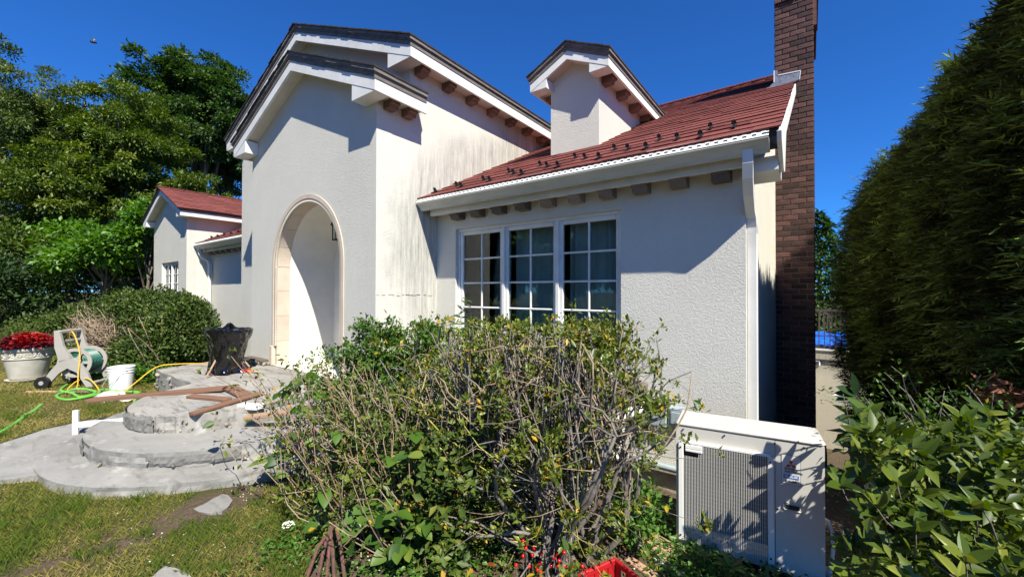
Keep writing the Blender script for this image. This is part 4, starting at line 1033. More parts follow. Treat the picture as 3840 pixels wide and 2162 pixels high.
# hose reel cart
RC = Vector((-9.08, 1.16, float(grd(-9.08, 1.16)))); RM = rotz(math.radians(48), RC)
HR = empty('hose_reel_cart', tuple(RC), 'taupe plastic hose reel cart beside the planter, standing in the grass', 'hose reel')
def RB(mb, name, mat, parent=HR):
    mb.v = [tuple(RM @ Vector(p)) for p in mb.v]; return mb.build(name, MAT[mat], parent)
for s_ in (-1, 1):                          # local: x along the cart, y across
    y0, y1 = (.20 * s_ - .018, .20 * s_ + .018)
    o = MB()
    o.prism([(-.33, .08), (-.26, .04), (-.12, .22), (-.02, .29), (.10, .22), (.22, .0), (.30, .0), (.24, .20), (.14, .36), (.04, .44), (-.12, .40), (-.24, .24)], y0, y1)
    o.prism([(-.12, .38), (.02, .44), (-.07, .62), (-.12, .84), (-.19, .85), (-.18, .60)], y0, y1)
    RB(o, 'side_frame', 'reel')
    RB(MB().tube([(.03, y0 - .012 * s_, .34), (.03, y1 + .012 * s_, .34)], .05, 18), 'hub', 'reel')
    f = MB()
    for q in range(24):
        a0, a1 = 2 * math.pi * q / 24, 2 * math.pi * (q + 1) / 24
        for r0, r1 in ((.17, .22), (.05, .08)):
            f.prism([(.03 + r0 * math.cos(a0), .36 + r0 * math.sin(a0)), (.03 + r1 * math.cos(a0), .36 + r1 * math.sin(a0)), (.03 + r1 * math.cos(a1), .36 + r1 * math.sin(a1)), (.03 + r0 * math.cos(a1), .36 + r0 * math.sin(a1))], s_ * .15 - .009, s_ * .15 + .009)
        if q % 4 == 0:
            f.prism([(.03 + .07 * math.cos(a0 - .25), .36 + .07 * math.sin(a0 - .25)), (.03 + .18 * math.cos(a0 - .12), .36 + .18 * math.sin(a0 - .12)), (.03 + .18 * math.cos(a0 + .12), .36 + .18 * math.sin(a0 + .12)), (.03 + .07 * math.cos(a0 + .25), .36 + .07 * math.sin(a0 + .25))], s_ * .15 - .008, s_ * .15 + .008)
    RB(f, 'reel_flange', 'reel')
    w_ = MB(); w_.tube([(-.30, s_ * .235 - .03, .09), (-.30, s_ * .235 + .03, .09)], .09, 24); W_ = RB(w_, 'wheel', 'black')
    RB(MB().tube([(-.30, s_ * .235 - .034, .09), (-.30, s_ * .235 + .034, .09)], .03, 14), 'wheel_cap', 'reel', W_)
RB(MB().bbox((-.19, -.2, .80), (-.12, .2, .85), .012), 'handle', 'reel'); RB(MB().bbox((-.165, -.18, .66), (-.125, .18, .70), .01), 'cross_bar', 'reel'); RB(MB().bbox((.20, -.18, .02), (.26, .18, .06), .01), 'cross_bar', 'reel')
hc = MB()
for k in range(3):
    pts = []
    nn = 9
    for i in range(nn * 20 + 1):
        a = 2 * math.pi * i / 20; r = .10 + .032 * k + .004 * math.sin(a * 3 + k)
        pts.append((.03 + r * math.cos(a), -.13 + .26 * i / (nn * 20), .36 + r * math.sin(a)))
    hc.tube(pts, .015, 6)
RB(hc, 'hose_coil', 'hosegreen')

# bucket
BC = (-8.40, 1.50); BZ = float(grd(*BC)) - .005
BK = empty('bucket', (BC[0], BC[1], BZ), 'white plastic bucket with wire handle beside the hose reel', 'bucket')
c3 = (BC[0], BC[1], BZ)
MB().lathe([(.125, .0), (.13, .005), (.146, .26), (.152, .265), (.152, .275), (.148, .277), (.149, .30), (.155, .303), (.155, .312), (.15, .315), (.151, .34), (.158, .343), (.158, .352), (.151, .354), (.149, .35), (.127, .01)], c3, 36).build('pail', MAT['pvc'], BK)
MB().tube([(BC[0] - .15, BC[1] - .05, BZ + .30), (BC[0] - .13, BC[1] - .13, BZ + .18), (BC[0] - .06, BC[1] - .2, BZ + .08), (BC[0] + .05, BC[1] - .19, BZ + .05), (BC[0] + .13, BC[1] - .1, BZ + .16), (BC[0] + .15, BC[1] + .04, BZ + .30)], .004, 6).build('handle', MAT['lead'], BK)

# shovel
SV = empty('shovel', (-9.2, .8, .45), 'shovel with pale wooden handle lying on the grass before the planter', 'shovel')
sa, sb = Vector((-9.30, .42, .47)), Vector((-8.60, 1.06, .45))
d = (sb - sa).normalized()
MB().tube([sa, sa + d * .30], .02, 10).build('grip', MAT['black'], SV); MB().tube([sa + d * .30, sa + d * .70], .017, 10).build('shaft', MAT['board_pale'], SV)
MB().tube([sa + d * .70, sb], .013, 10).build('neck', MAT['lead'], SV)
s_ = d.cross(Vector((0, 0, 1))).normalized(); vs = []
for i in range(7):
    t = i / 6; wd = .10 * (1 - .75 * t ** 3); p = sb + d * (.30 * t)
    for q in (-1, -.5, 0, .5, 1): vs.append(tuple(p + s_ * wd * q + Vector((0, 0, -.01 + .03 * q * q - .02 * t))))
MB().add(vs, [(5 * i + j, 5 * i + j + 1, 5 * i + 6 + j, 5 * i + 5 + j) for i in range(6) for j in range(4)], smooth=True).build('blade', MAT['lead'], SV)

# hoses and cord
def curve(pts, n=8):
    pts = [Vector(p) for p in pts]; out = []
    for i in range(len(pts) - 1):
        p0, p1, p2, p3 = pts[max(i - 1, 0)], pts[i], pts[i + 1], pts[min(i + 2, len(pts) - 1)]
        for k in range(n):
            t = k / n; out.append(.5 * ((2 * p1) + (p2 - p0) * t + (2 * p0 - 5 * p1 + 4 * p2 - p3) * t * t + (3 * p1 - p0 - 3 * p2 + p3) * t ** 3))
    return out + [pts[-1]]
def onground(pts, h): return [(x, y, float(grd(x, y)) + h) for x, y in pts]
hp = onground([(-6.70, -.25), (-6.85, .0), (-7.10, .28), (-7.5, .46), (-7.7, .52), (-7.85, .60), (-8.1, .68)], .016)
tag(MB().tube(curve(hp), .019, 8).build('garden_hose', MAT['hoselime']), 'lime green hose snaking across the lawn at the left edge', 'hose')
hp = onground([(-9.1, 1.02), (-8.75, .92), (-8.5, 1.0), (-8.2, 1.05), (-8.35, 1.22), (-8.7, 1.1), (-8.5, .86), (-8.15, .92), (-8.2, 1.2), (-8.45, 1.30), (-8.2, 1.45), (-7.98, 1.62), (-7.9, 1.55), (-7.6, 1.5), (-7.3, 1.42)], .022)
tag(MB().tube(curve(hp), .017, 8).build('garden_hose', MAT['hoselime']), 'tangle of lime green hose on the grass beside the bucket', 'hose')
cp = [(-9.25, .98, .62), (-9.27, 1.0, .85), (-9.22, 1.02, 1.08), (-9.13, 1.05, 1.27), (-9.05, 1.07, 1.28), (-8.95, 1.1, 1.15), (-8.85, 1.12, .95), (-8.8, 1.10, .7), (-8.76, 1.08, .48), (-8.85, 1.0, .46), (-8.9, 1.1, .56), (-8.7, 1.2, .60), (-8.55, 1.28, .45), (-8.3, 1.22, .43), (-8.0, 1.40, .42), (-7.98, 1.55, .55), (-8.15, 1.85, .74), (-8.1, 2.1, .76), (-7.85, 2.35, .757), (-7.4, 2.48, .757), (-7.0, 2.6, .757)]
tag(MB().tube(curve(cp), .008, 6).build('extension_cord', MAT['cord']), 'yellow extension cord looped over the hose reel and onto the platform', 'cord')

# rusty rods, crate, berries, insect
RB_ = empty('rebar_bundle', (-2.52, 1.42, .15), 'bundle of rusty steel rods leaning at the foot of the hydrangea', 'rebar')
rr = random.Random(9)
for i, (bx, by) in enumerate(((-2.50, 1.26), (-2.42, 1.30), (-2.36, 1.33), (-2.30, 1.36), (-2.24, 1.40))):
    top = Vector((-2.53 + rr.uniform(-.03, .05), 1.46 + rr.uniform(-.02, .06), .41 + rr.uniform(-.05, .02)))
    MB().tube([(bx, by, .08), (bx * .5 + top.x * .5 + .005, by * .5 + top.y * .5, .30), top], .011, 7).build('rod', MAT['rust'], RB_)
CR = empty('plastic_crate', (-.90, 2.42, .02), 'red plastic crate at the foot of the bare shrub', 'crate')
Mx = rotz(math.radians(-24), (-.90, 2.34, .0))
def crate_wall(ax, s_):
    m = MB()
    L, Wd, Ht, t = .44, .30, .17, .012
    if ax == 0: a, b = (-L / 2, s_ * Wd / 2 - t / 2), (L / 2, s_ * Wd / 2 + t / 2)
    else: a, b = (s_ * L / 2 - t / 2, -Wd / 2 + t / 2), (s_ * L / 2 + t / 2, Wd / 2 - t / 2)
    m.bbox((a[0], a[1], 0), (b[0], b[1], .05), .003, Mx).bbox((a[0] - .006, a[1] - .006, .13), (b[0] + .006, b[1] + .006, Ht), .006, Mx)
    n = 4
    for i in range(n + 1):
        if ax == 0: x = -L / 2 + (L - .05) * i / n; m.box((x, a[1], .0505), (x + .05, b[1], .1295), Mx)
        else: y = -Wd / 2 + t + (Wd - .05 - 2 * t) * i / n; m.box((a[0], y, .0505), (b[0], y + .05, .1295), Mx)
    m.build('side_panel', MAT['redplastic'], CR)
for ax in (0, 1):
    for s_ in (-1, 1): crate_wall(ax, s_)
MB().box((-.21, -.14, .001), (.21, .14, .012), Mx).build('base', MAT['redplastic'], CR)
BQ = empty('berry_spray', (-1.35, 2.25, .05), 'spray of glossy red berries at the foot of the bare shrub', 'berries')
bm = bmesh.new(); bmesh.ops.create_icosphere(bm, subdivisions=2, radius=.012); bme = MB().bm(bm, smooth=True).mesh('berry', MAT['berry'])
for i in range(30):
    k = rr.choice((0, 1, 1)); c0 = ((-1.46, 2.20, .24), (-1.22, 2.22, .22))[k]
    p = (c0[0] + rr.uniform(-.10, .13), c0[1] + rr.uniform(-.08, .06), c0[2] + rr.uniform(-.09, .05)); link('berry', bme, BQ, p)
    MB().tube([(p[0], p[1], p[2] - .01), (p[0] * .8 + c0[0] * .2, p[1] + .01, .08)], .0018, 4).build('stalk', MAT['twig_grey'], BQ)
IN = CAM + _f * 1.75 + _r * 1.75 * (350 - 1920) / 1530 + _u * 1.75 * (1081 - 158) / 1530
BI = empty('insect', tuple(IN), 'dark bee flying in the sky above the left trees', 'insect')
m = MB()
for cx, rx, rz__ in ((-.007, .007, .006), (.003, .006, .006), (.010, .004, .004)):
    bm = bmesh.new(); bmesh.ops.create_icosphere(bm, subdivisions=2, radius=1)
    for v in bm.verts: v.co = Vector((v.co.x * rx, v.co.y * .0055, v.co.z * rz__))
    m.bm(bm, Matrix.Translation(IN) @ Matrix.Rotation(YAW, 4, 'Z') @ Matrix.Rotation(.25, 4, 'Y') @ Matrix.Translation((cx, 0, 0)), True)
m.build('body', MAT['black'], BI)
for s_ in (-1, 1):
    Mw = Matrix.Translation(IN) @ Matrix.Rotation(YAW, 4, 'Z')
    MB().add([(0, 0, .004), (-.006, s_ * .006, .016), (-.003, s_ * .008, .019), (.004, s_ * .004, .012)], [(0, 1, 2, 3)], Mw).build('wing', MAT['lead'], BI)
# ------------------------------------------------------------------ plants
def unit(a): return a / (np.linalg.norm(a, axis=-1, keepdims=True) + 1e-9)
def leaf_mesh(name, P, D, Nr, L, Wd, mat, tint, fold=.25, curl=.0):
    """folded leaves of two triangles each: base P, axis D, upper side Nr"""
    P = np.asarray(P); n = len(P); D = unit(D); S = unit(np.cross(D, Nr)); U = np.cross(S, D)
    L = np.broadcast_to(L, n)[:, None]; Wd = np.broadcast_to(Wd, n)[:, None]
    b = P; t = P + D * L - U * L * curl; r = P + D * L * .45 + S * Wd * .5 + U * Wd * fold; l = P + D * L * .45 - S * Wd * .5 + U * Wd * fold
    V = np.stack([b, r, t, l], 1).reshape(-1, 3); k = np.arange(n)[:, None] * 4
    F = np.concatenate([k + [0, 1, 2], k + [0, 2, 3]], 1).reshape(-1, 3)
    return np_mesh(name, V, F, mat, {'tint': ('FACE', np.repeat(np.clip(tint, 0, 1), 2))})
def sphere(n, g): return unit(g.normal(size=(n, 3)))

def tubes_mesh(name, lines, mat, n=5):
    """lines: list of (points (k,3), radii (k,))"""
    V = []; F = []; b = 0; ca = np.cos(2 * np.pi * np.arange(n) / n); sa = np.sin(2 * np.pi * np.arange(n) / n)
    for pts, rad in lines:
        pts = np.asarray(pts, float); k = len(pts); d = np.empty_like(pts); d[1:-1] = pts[2:] - pts[:-2]; d[0] = pts[1] - pts[0]; d[-1] = pts[-1] - pts[-2]; d = unit(d)
        up = np.array([.31, .17, .93]) if abs(d[0] @ np.array([.31, .17, .93])) < .95 else np.array([1., 0, 0])
        a = unit(np.cross(d, up)); c = np.cross(d, a)
        V.append((pts[:, None] + (a[:, None] * ca[None, :, None] + c[:, None] * sa[None, :, None]) * np.asarray(rad)[:, None, None]).reshape(-1, 3))
        i = np.arange(k - 1)[:, None] * n; j = np.arange(n)[None]; j2 = (j + 1) % n
        F.append((np.stack([i + j, i + j2, i + n + j2, i + n + j], -1) + b).reshape(-1, 4)); b += k * n
        e = b - n; F.append(np.array([[e, e + 1, e + 2, e + 3]]) if n >= 4 else np.zeros((0, 4), int))
    return np_mesh(name, np.concatenate(V), np.concatenate(F), mat, smooth=True)

G1 = [(0, (.018, .040, .010)), (.35, (.045, .085, .016)), (.7, (.085, .135, .025)), (1, (.15, .19, .045))]
MAT['leaf_dark'] = foliage('dark_tree_leaf', [(0, (.015, .040, .009)), (.5, (.045, .095, .016)), (1, (.095, .165, .028))], .55, .3)
MAT['leaf_mid'] = foliage('olive_tree_leaf', [(0, (.030, .060, .009)), (.45, (.092, .145, .018)), (.8, (.17, .22, .028)), (1, (.32, .37, .08))], .45, .32)
MAT['leaf_pale'] = foliage('silvery_tree_leaf', [(0, (.030, .055, .012)), (.45, (.09, .135, .024)), (.8, (.18, .22, .06)), (1, (.36, .42, .22))], .45, .3)
MAT['leaf_bright'] = foliage('bright_dogwood_leaf', [(0, (.035, .10, .011)), (.5, (.095, .215, .02)), (1, (.17, .31, .04))], .45, .4)
MAT['leaf_hedge'] = foliage('glossy_hedge_leaf', [(0, (.020, .042, .008)), (.5, (.066, .108, .017)), (.85, (.135, .17, .030)), (.96, (.20, .20, .04)), (1, (.42, .25, .03))], .5, .25, .3)
MAT['leaf_box'] = foliage('small_green_leaf', [(0, (.018, .055, .008)), (.5, (.055, .125, .014)), (.88, (.12, .21, .026)), (.97, (.18, .22, .04)), (1, (.50, .30, .02))], .42, .27, .35)
MAT['conifer'] = foliage('brownish_conifer_spray', [(0, (.018, .018, .008)), (.4, (.050, .052, .016)), (.75, (.105, .135, .027)), (1, (.24, .31, .06))], .75, .12, .15)
MAT['conifer_green'] = foliage('green_conifer_spray', [(0, (.010, .026, .008)), (.5, (.03, .075, .014)), (1, (.09, .16, .028))], .6, .18, .2)
MAT['weed'] = foliage('fresh_weed_leaf', [(0, (.03, .085, .01)), (.5, (.07, .17, .02)), (1, (.14, .25, .04))], .45, .35)
MAT['grass'] = foliage('grass_blade', [(0, (.06, .12, .016)), (.35, (.12, .165, .024)), (.7, (.26, .235, .055)), (1, (.44, .36, .13))], .6, .3, .2)
MAT['coleus'] = foliage('red_coleus_leaf', [(0, (.035, .008, .012)), (.4, (.14, .010, .016)), (.8, (.46, .028, .026)), (1, (.60, .09, .06))], .5, .3)
MAT['hyd_leaf'] = leafmat('hydrangea_leaf', [(0, (.026, .070, .008)), (.5, (.062, .135, .014)), (.85, (.12, .20, .026)), (1, (.19, .25, .04))], .5, .3)
MAT['rho_leaf'] = leafmat('rhododendron_leaf', [(0, (.045, .08, .010)), (.5, (.10, .15, .018)), (.85, (.165, .205, .03)), (1, (.26, .27, .05))], .28, .2)
MAT['aza_leaf'] = leafmat('azalea_leaf', [(0, (.030, .075, .010)), (.5, (.07, .13, .016)), (.80, (.15, .19, .026)), (.9, (.48, .30, .02)), (.96, (.30, .07, .02))], .3, .3)
MAT['twig_brown'] = simple('brown_twig', (.24, .15, .10), .85, .25, 20, .4, 90, c2=(.12, .075, .055))
MAT['leaf_azalea'] = foliage('olive_azalea_leaf', [(0, (.03, .055, .008)), (.4, (.085, .125, .016)), (.75, (.17, .205, .028)), (.93, (.26, .25, .04)), (1, (.50, .29, .02))], .4, .3, .4)
MAT['core'] = simple('shaded_core', (.032, .028, .017), 1, .3, 9, .8, 30, spec=0)  # dark colour stands for the shade inside the hedges

def crown(center, rad, nclump, nleaf, ll, seed, mat, name='crown', parent=None, droop=.3, crad=.22, shell=.45, flat=.75, tintbase=.45, narrow=.45):
    g = np.random.default_rng(seed); rad = np.array(rad, float)
    d = sphere(nclump, g); d[:, 2] = np.where(d[:, 2] < -.55, -d[:, 2], d[:, 2])
    rr = (shell + (1 - shell) * g.random(nclump)) * (1 + g.normal(0, .06, nclump)); cc = np.array(center) + d * rad * rr[:, None]
    cr = crad * rad.mean() * g.uniform(.6, 1.25, nclump); ct = g.normal(0, .10, nclump)
    k = g.integers(0, nclump, nleaf); s = sphere(nleaf, g); s[:, 2] = np.where((s[:, 2] < -.2) & (g.random(nleaf) < .6), -s[:, 2], s[:, 2])
    rr2 = cr[k] * (g.random(nleaf) ** .45) * g.choice([1, 1, 1, 1.25], nleaf)
    P = cc[k] + s * rr2[:, None] * np.array([1, 1, flat])
    out = unit(P - np.array(center))
    D = unit(s * .6 + out * .5 + g.normal(0, .5, (nleaf, 3)) + np.array([0, 0, -droop])); Nr = unit(np.array([0, 0, 1.0]) + out * .5 + g.normal(0, .45, (nleaf, 3)))
    L = ll * g.uniform(.6, 1.35, nleaf)
    tint = tintbase + ct[k] + g.normal(0, .16, nleaf)
    return link(name, leaf_mesh(name, P, D, Nr, L, L * narrow, mat, tint), parent), cc

def tree(name, base, center, rad, nclump, nleaf, ll, seed, mat, label, cat='tree', group='trees beyond the left wing', trunk_r=.22, **kw):
    T_ = empty(name, base, label, cat, group); g = np.random.default_rng(seed + 100)
    c_, cc = crown(center, rad, nclump, nleaf, ll, seed, mat, 'crown', T_, **kw)
    lines = []; b = np.array(base, float); c = np.array(center, float); top = b + (c - b) * 1.0
    t = np.linspace(0, 1, 7)[:, None]; tr = b + (top - b) * t + np.concatenate([g.normal(0, .12, (7, 2)) * t, np.zeros((7, 1))], 1)
    lines.append((tr, trunk_r * (1 - .65 * t[:, 0])))
    for q in cc[g.permutation(len(cc))[:min(16, len(cc))]]:
        s = tr[g.integers(2, 6)]; mid = (s + q) / 2 + np.array([0, 0, .25]) + g.normal(0, .2, 3)
        lines.append((np.array([s, mid, q]), np.array([trunk_r * .35, trunk_r * .2, trunk_r * .06])))
    link('trunk', tubes_mesh('trunk', lines, MAT['bark'], 6), T_)
    return T_
def at(px, py, dep):
    """world point seen at a pixel of the full-size photo, at a given forward depth"""
    v = CAM + _f * dep + _r * dep * (px - 1920) / 1530 + _u * dep * (1081 - py) / 1530
    return (v.x, v.y, v.z)
def gz(x, y): return float(grd(x, y))
def based(p): return (p[0], p[1], gz(p[0], p[1]) - .1)
# left and rear trees
def T_at(name, px, py, dep, rw, rh, *a, **k):
    c = at(px, py, dep); return tree(name, based(c), c, (rw, rw * .85, rh), *a, **k)
T_at('maple_tree', 745, 520, 27, 5.0, 4.9, 300, 95000, .24, 1, MAT['leaf_dark'], 'large dense dark green tree rising behind the left roof', trunk_r=.45, crad=.13, tintbase=.5, shell=.3)
T_at('locust_tree', 90, 600, 17, 3.1, 4.2, 230, 56000, .15, 2, MAT['leaf_pale'], 'tall feathery olive tree at the left edge of the picture', trunk_r=.2, crad=.13, shell=.2, droop=.5, narrow=.34)
T_at('locust_tree', 200, 860, 16, 2.4, 3.4, 200, 48000, .145, 12, MAT['leaf_mid'], 'slender olive tree between the left edge and the feathery tree top gap', trunk_r=.16, crad=.14, shell=.2, droop=.5, narrow=.36)
T_at('ash_tree', 455, 700, 18, 3.3, 4.4, 300, 86000, .15, 3, MAT['leaf_mid'], 'olive green leafy tree just left of the dark tree', trunk_r=.22, crad=.12, shell=.2, droop=.45, narrow=.38)
T_at('ash_tree', 720, 880, 17, 2.0, 2.6, 160, 36000, .15, 4, MAT['leaf_mid'], 'olive green tree directly behind the left roof ridge', trunk_r=.18, crad=.14, shell=.2, droop=.45, narrow=.38)
T_at('spruce_tree', 860, 640, 30, 2.6, 4.6, 60, 16000, .22, 15, MAT['leaf_dark'], 'dark shaded tree between the left roof and the tower', trunk_r=.3, tintbase=.25)
T_at('dogwood', 385, 960, 12.6, 1.75, .95, 60, 9000, .15, 5, MAT['leaf_bright'], 'bright green dogwood with broad leaves against the left gable', trunk_r=.09, crad=.32, tintbase=.5, narrow=.55, shell=.3)
T_at('dogwood', 560, 860, 12.9, .85, .9, 30, 3000, .15, 6, MAT['leaf_bright'], 'bright green bush with white blossoms touching the left gable corner', trunk_r=.06, crad=.36, tintbase=.42, narrow=.55)
T_at('understory_shrub', 60, 1010, 13.5, 1.5, 1.5, 40, 8000, .14, 7, MAT['leaf_mid'], 'shaded olive shrub under the trees at the left edge', trunk_r=.06, crad=.3, tintbase=.35)
T_at('understory_shrub', 330, 1130, 15, 3.4, 1.5, 60, 9000, .14, 8, MAT['leaf_dark'], 'dark shaded undergrowth under the bright dogwood', trunk_r=.06, crad=.3, tintbase=.2)
T_at('understory_shrub', -120, 1120, 12, 2.2, 1.6, 50, 8000, .13, 9, MAT['leaf_dark'], 'dark shrub in the shade behind the planter', trunk_r=.06, crad=.3, tintbase=.2)
T_at('understory_shrub', 500, 1060, 14.2, 1.6, 1.3, 60, 9000, .14, 19, MAT['leaf_dark'], 'dark shaded shrub low beside the left gable wall', trunk_r=.05, crad=.25, tintbase=.25)
T_at('understory_shrub', 640, 1010, 19, 2.4, 2.2, 60, 9000, .16, 20, MAT['leaf_dark'], 'dark shrub hidden behind the left gable', trunk_r=.05, crad=.25, tintbase=.25)
# more trees closing the view to the left and behind
for i, (px, py, dep, rw, rh) in enumerate(((-420, 760, 20, 3.5, 4.4), (-60, 760, 26, 4.6, 5.0), (420, 860, 28, 4.5, 4.2), (800, 1000, 24, 3.5, 3.0))):
    T_at('woodland_tree', px, py, dep, rw, rh, 60, 20000, .24, 30 + i, MAT['leaf_dark'], ('dark tree outside the left edge', 'dark tree filling the gap behind the feathery tree', 'dark low tree behind the bright dogwood', 'dark tree low behind the left roof')[i], trunk_r=.25, tintbase=.3)
for i, (x_, y_, r_, h_) in enumerate(((-20, -13, 4.5, 5), (-13.5, -14, 4.2, 5.5), (-7.5, -13, 4.2, 5), (-2.5, -15, 4, 5.5), (-16.5, -18, 5, 7), (-10, -19, 5, 7.5), (-26, -15, 5, 6))):  # unseen trees added for dark window reflections and less sky fill
    tree('unseen_tree', (x_, y_, float(grd(x_, y_)) - .1), (x_, y_, h_ * .72), (r_, r_ * .8, h_ * .72), 50, 7000, .5, 60 + i, MAT['leaf_dark'], 'unseen dark green tree added behind the camera, mirrored in the window panes', group='trees mirrored in the window', trunk_r=.3, tintbase=.35)
# conifers beyond the terrace
def conifer(base, h, r, seed, label, mat='conifer_green', n=16000):
    T_ = empty('conifer_tree', base, label, 'tree', 'conifers behind the terrace'); g = np.random.default_rng(seed)
    t = g.random(n) ** .7; z = h * (1 - t) ; a = g.random(n) * 2 * np.pi; lay = np.floor(z / .55); ph = (z / .55) % 1
    rr = r * (t ** .75) * (.55 + .45 * (1 - ph)) * g.uniform(.5, 1.05, n) * (1 + .25 * np.sin(a * 5 + lay * 2.1))
    P = np.stack([base[0] + rr * np.cos(a), base[1] + rr * np.sin(a), base[2] + .4 + z - rr * .18], 1)
    D = np.stack([np.cos(a), np.sin(a), -.35 + 0 * a], 1) + g.normal(0, .4, (n, 3)); L = g.uniform(.10, .24, n)
    link('crown', leaf_mesh('crown', P, D, unit(np.array([0, 0, 1.]) + g.normal(0, .4, (n, 3))), L, L * .42, MAT[mat], .5 + g.normal(0, .2, n)), T_)
    link('trunk', tubes_mesh('trunk', [(np.array([[base[0], base[1], base[2]], [base[0], base[1], base[2] + h * .95]]), np.array([.14, .03]))], MAT['bark'], 6), T_)
conifer((.25, 17.5, -1.7), 6.0, 2.3, 1, 'green conifer seen between the chimney and the tall hedge')
conifer((2.4, 21, -1.7), 8.2, 2.8, 2, 'dark conifer behind the tall hedge, its tip over the terrace', n=12000)
conifer((-1.6, 22, -1.7), 7.4, 2.6, 3, 'dark conifer hidden mostly by the chimney', n=9000)
conifer((3.5, 16.0, -1.7), 4.6, 2.4, 5, 'low green conifer over the terrace railing', n=12000)

# tall conifer hedge on the right
HG = empty('conifer_hedge', (1.7, 7, -.5), 'tall brownish conifer hedge along the right edge of the picture', 'hedge')
g = np.random.default_rng(42)
def hedge_surface(u, v, g=None):
    """u along the row (0 near .. 1 far), v around the section (0 foot of the left face .. 1 crest .. 2 foot of the right face)"""
    y = 3.75 + 5.9 * u
    foot = -.1 - 1.5 * np.clip((y - 5) / 6, 0, 1); xc = 1.85
    xf = 1.36 - .79 * np.clip(u, 0, 1) ** .8 + .22 * np.clip(1 - v / .5, 0, 1) ** 1.5 + .05 * np.sin(y * 2.3) + .03 * np.sin(y * 5.1 + 6 * v)
    prof = lambda x: np.interp(x, [.2, .45, .65, .91, 1.09, 1.3, 1.85], [2.8, 3.2, 3.3, 3.42, 3.62, 3.88, 4.55])
    end = .35 * np.clip((u - .9) / .1, 0, 1) ** 2 + .25 * np.clip((.06 - u) / .06, 0, 1) ** 2
    a = np.clip(v / .6, 0, 1); b = np.clip((v - .6) / .4, 0, 1); c = np.clip(v - 1, 0, 1)
    x = xf - .10 * np.sin(np.pi * a) + (xc - xf) * b; z = np.where(v < .6, foot + (prof(xf) - foot) * a, prof(x) + .10 * np.sin(11 * x + 3 * y) + .08 * np.sin(4.3 * y + 2 * x)) - end
    x = np.where(v > 1, xc + 1.1 * np.sin(c * np.pi / 2), x); z = np.where(v > 1, foot + (prof(xc) - end - foot) * np.cos(c * np.pi / 2) ** .85, z)
    return np.stack([x, y, z], -1)
nu, nv = 60, 40; U, Vv = np.meshgrid(np.linspace(0, 1, nu), np.linspace(0, 2, nv), indexing='ij')
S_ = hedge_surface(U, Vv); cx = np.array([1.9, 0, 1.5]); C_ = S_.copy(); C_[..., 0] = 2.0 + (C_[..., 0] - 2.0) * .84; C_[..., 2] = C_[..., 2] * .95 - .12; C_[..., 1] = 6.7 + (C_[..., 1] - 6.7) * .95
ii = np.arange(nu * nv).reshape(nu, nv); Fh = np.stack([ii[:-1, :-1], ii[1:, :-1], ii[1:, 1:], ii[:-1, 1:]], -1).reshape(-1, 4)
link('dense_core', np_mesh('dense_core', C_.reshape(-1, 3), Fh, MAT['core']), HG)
def sprays(n, u, v, dep, lo, hi, tintb, seed, sub=5):
    """each spray: a drooping twig with several small scales leaves"""
    g = np.random.default_rng(seed); e = 1e-3
    P0 = hedge_surface(u, v); du = hedge_surface(u + e, v) - P0; dv = hedge_surface(u, v + e) - P0; nrm = unit(np.cross(dv, du))
    flip = np.sign((nrm * (P0 - np.array([1.9, 0, 1.0]) * np.array([1, 0, 1]) - np.array([0, 1, 0]) * P0)).sum(1, keepdims=True)); nrm *= np.where(flip == 0, 1, flip)
    P0 = P0 - nrm * dep[:, None]
    ax = unit(nrm * .75 + np.array([-.2, -.25, .22]) + g.normal(0, .35, (n, 3))); L = g.uniform(lo, hi, n)
    Pp = []; Dd = []; LL = []; TT = []
    tb = tintb + g.normal(0, .16, n) + .22 * np.sin(9 * u + 11 * v) * np.sin(29 * u - 7 * v)
    for k in range(sub):
        t = k / sub; p = P0 + ax * (L * t)[:, None] + np.array([0, 0, -1]) * (L * t * t * .35)[:, None]
        side = unit(np.cross(ax, np.array([0, 0, 1.])) * (1 if k % 2 else -1) * .8 + ax + g.normal(0, .25, (n, 3)) - np.array([0, 0, .25]))
        Pp.append(p); Dd.append(side); LL.append(L * (.62 - .35 * t)); TT.append(tb + .10 * t)
    Pp = np.concatenate(Pp); Dd = np.concatenate(Dd); LL = np.concatenate(LL); TT = np.concatenate(TT)
    return Pp, Dd, unit(np.array([0, 0, 1.]) + g.normal(0, .5, Pp.shape)), LL, TT
n = 62000; kc = 2600; uc = g.random(kc) ** 1.15; vc = g.random(kc) * 1.35; dc = g.random(kc) * .26 - .10; kk = g.integers(0, kc, n)
u = np.clip(uc[kk] + g.normal(0, .009, n), 0, 1); v = np.clip(vc[kk] + g.normal(0, .016, n), 0, 1.4); dep = dc[kk] + g.random(n) * .07
P, D, Nn, L, TT = sprays(n, u, v, dep, .06, .16, .36, 1, 7)
link('foliage', leaf_mesh('foliage', P, D, Nn, L, L * .20, MAT['conifer'], TT, .1), HG)['kind'] = 'stuff'
n = 11000; kc = 420; uc = g.random(kc); vc = .2 + g.random(kc) * .9; kk = g.integers(0, kc, n); u = np.clip(uc[kk] + g.normal(0, .010, n), 0, 1); v = np.clip(vc[kk] + g.normal(0, .02, n), 0, 1.3); P, D, Nn, L, TT = sprays(n, u, v, -g.random(n) * .15, .09, .24, .68, 2, 8)
link('shoots', leaf_mesh('shoots', P, D, Nn, L, L * .17, MAT['conifer'], TT, .1), HG)['kind'] = 'stuff'  # tint raised so these sprays look sunlit
lines = []
for i in range(40):
    uu, vv = g.random(), g.random() * .6; p = hedge_surface(np.array([uu]), np.array([vv]))[0]; q = p + np.array([g.normal(0, .1), g.normal(0, .25), g.uniform(.2, .6)]); lines.append((np.array([p, (p + q) / 2 + g.normal(0, .04, 3), q]), np.array([.008, .006, .003])))
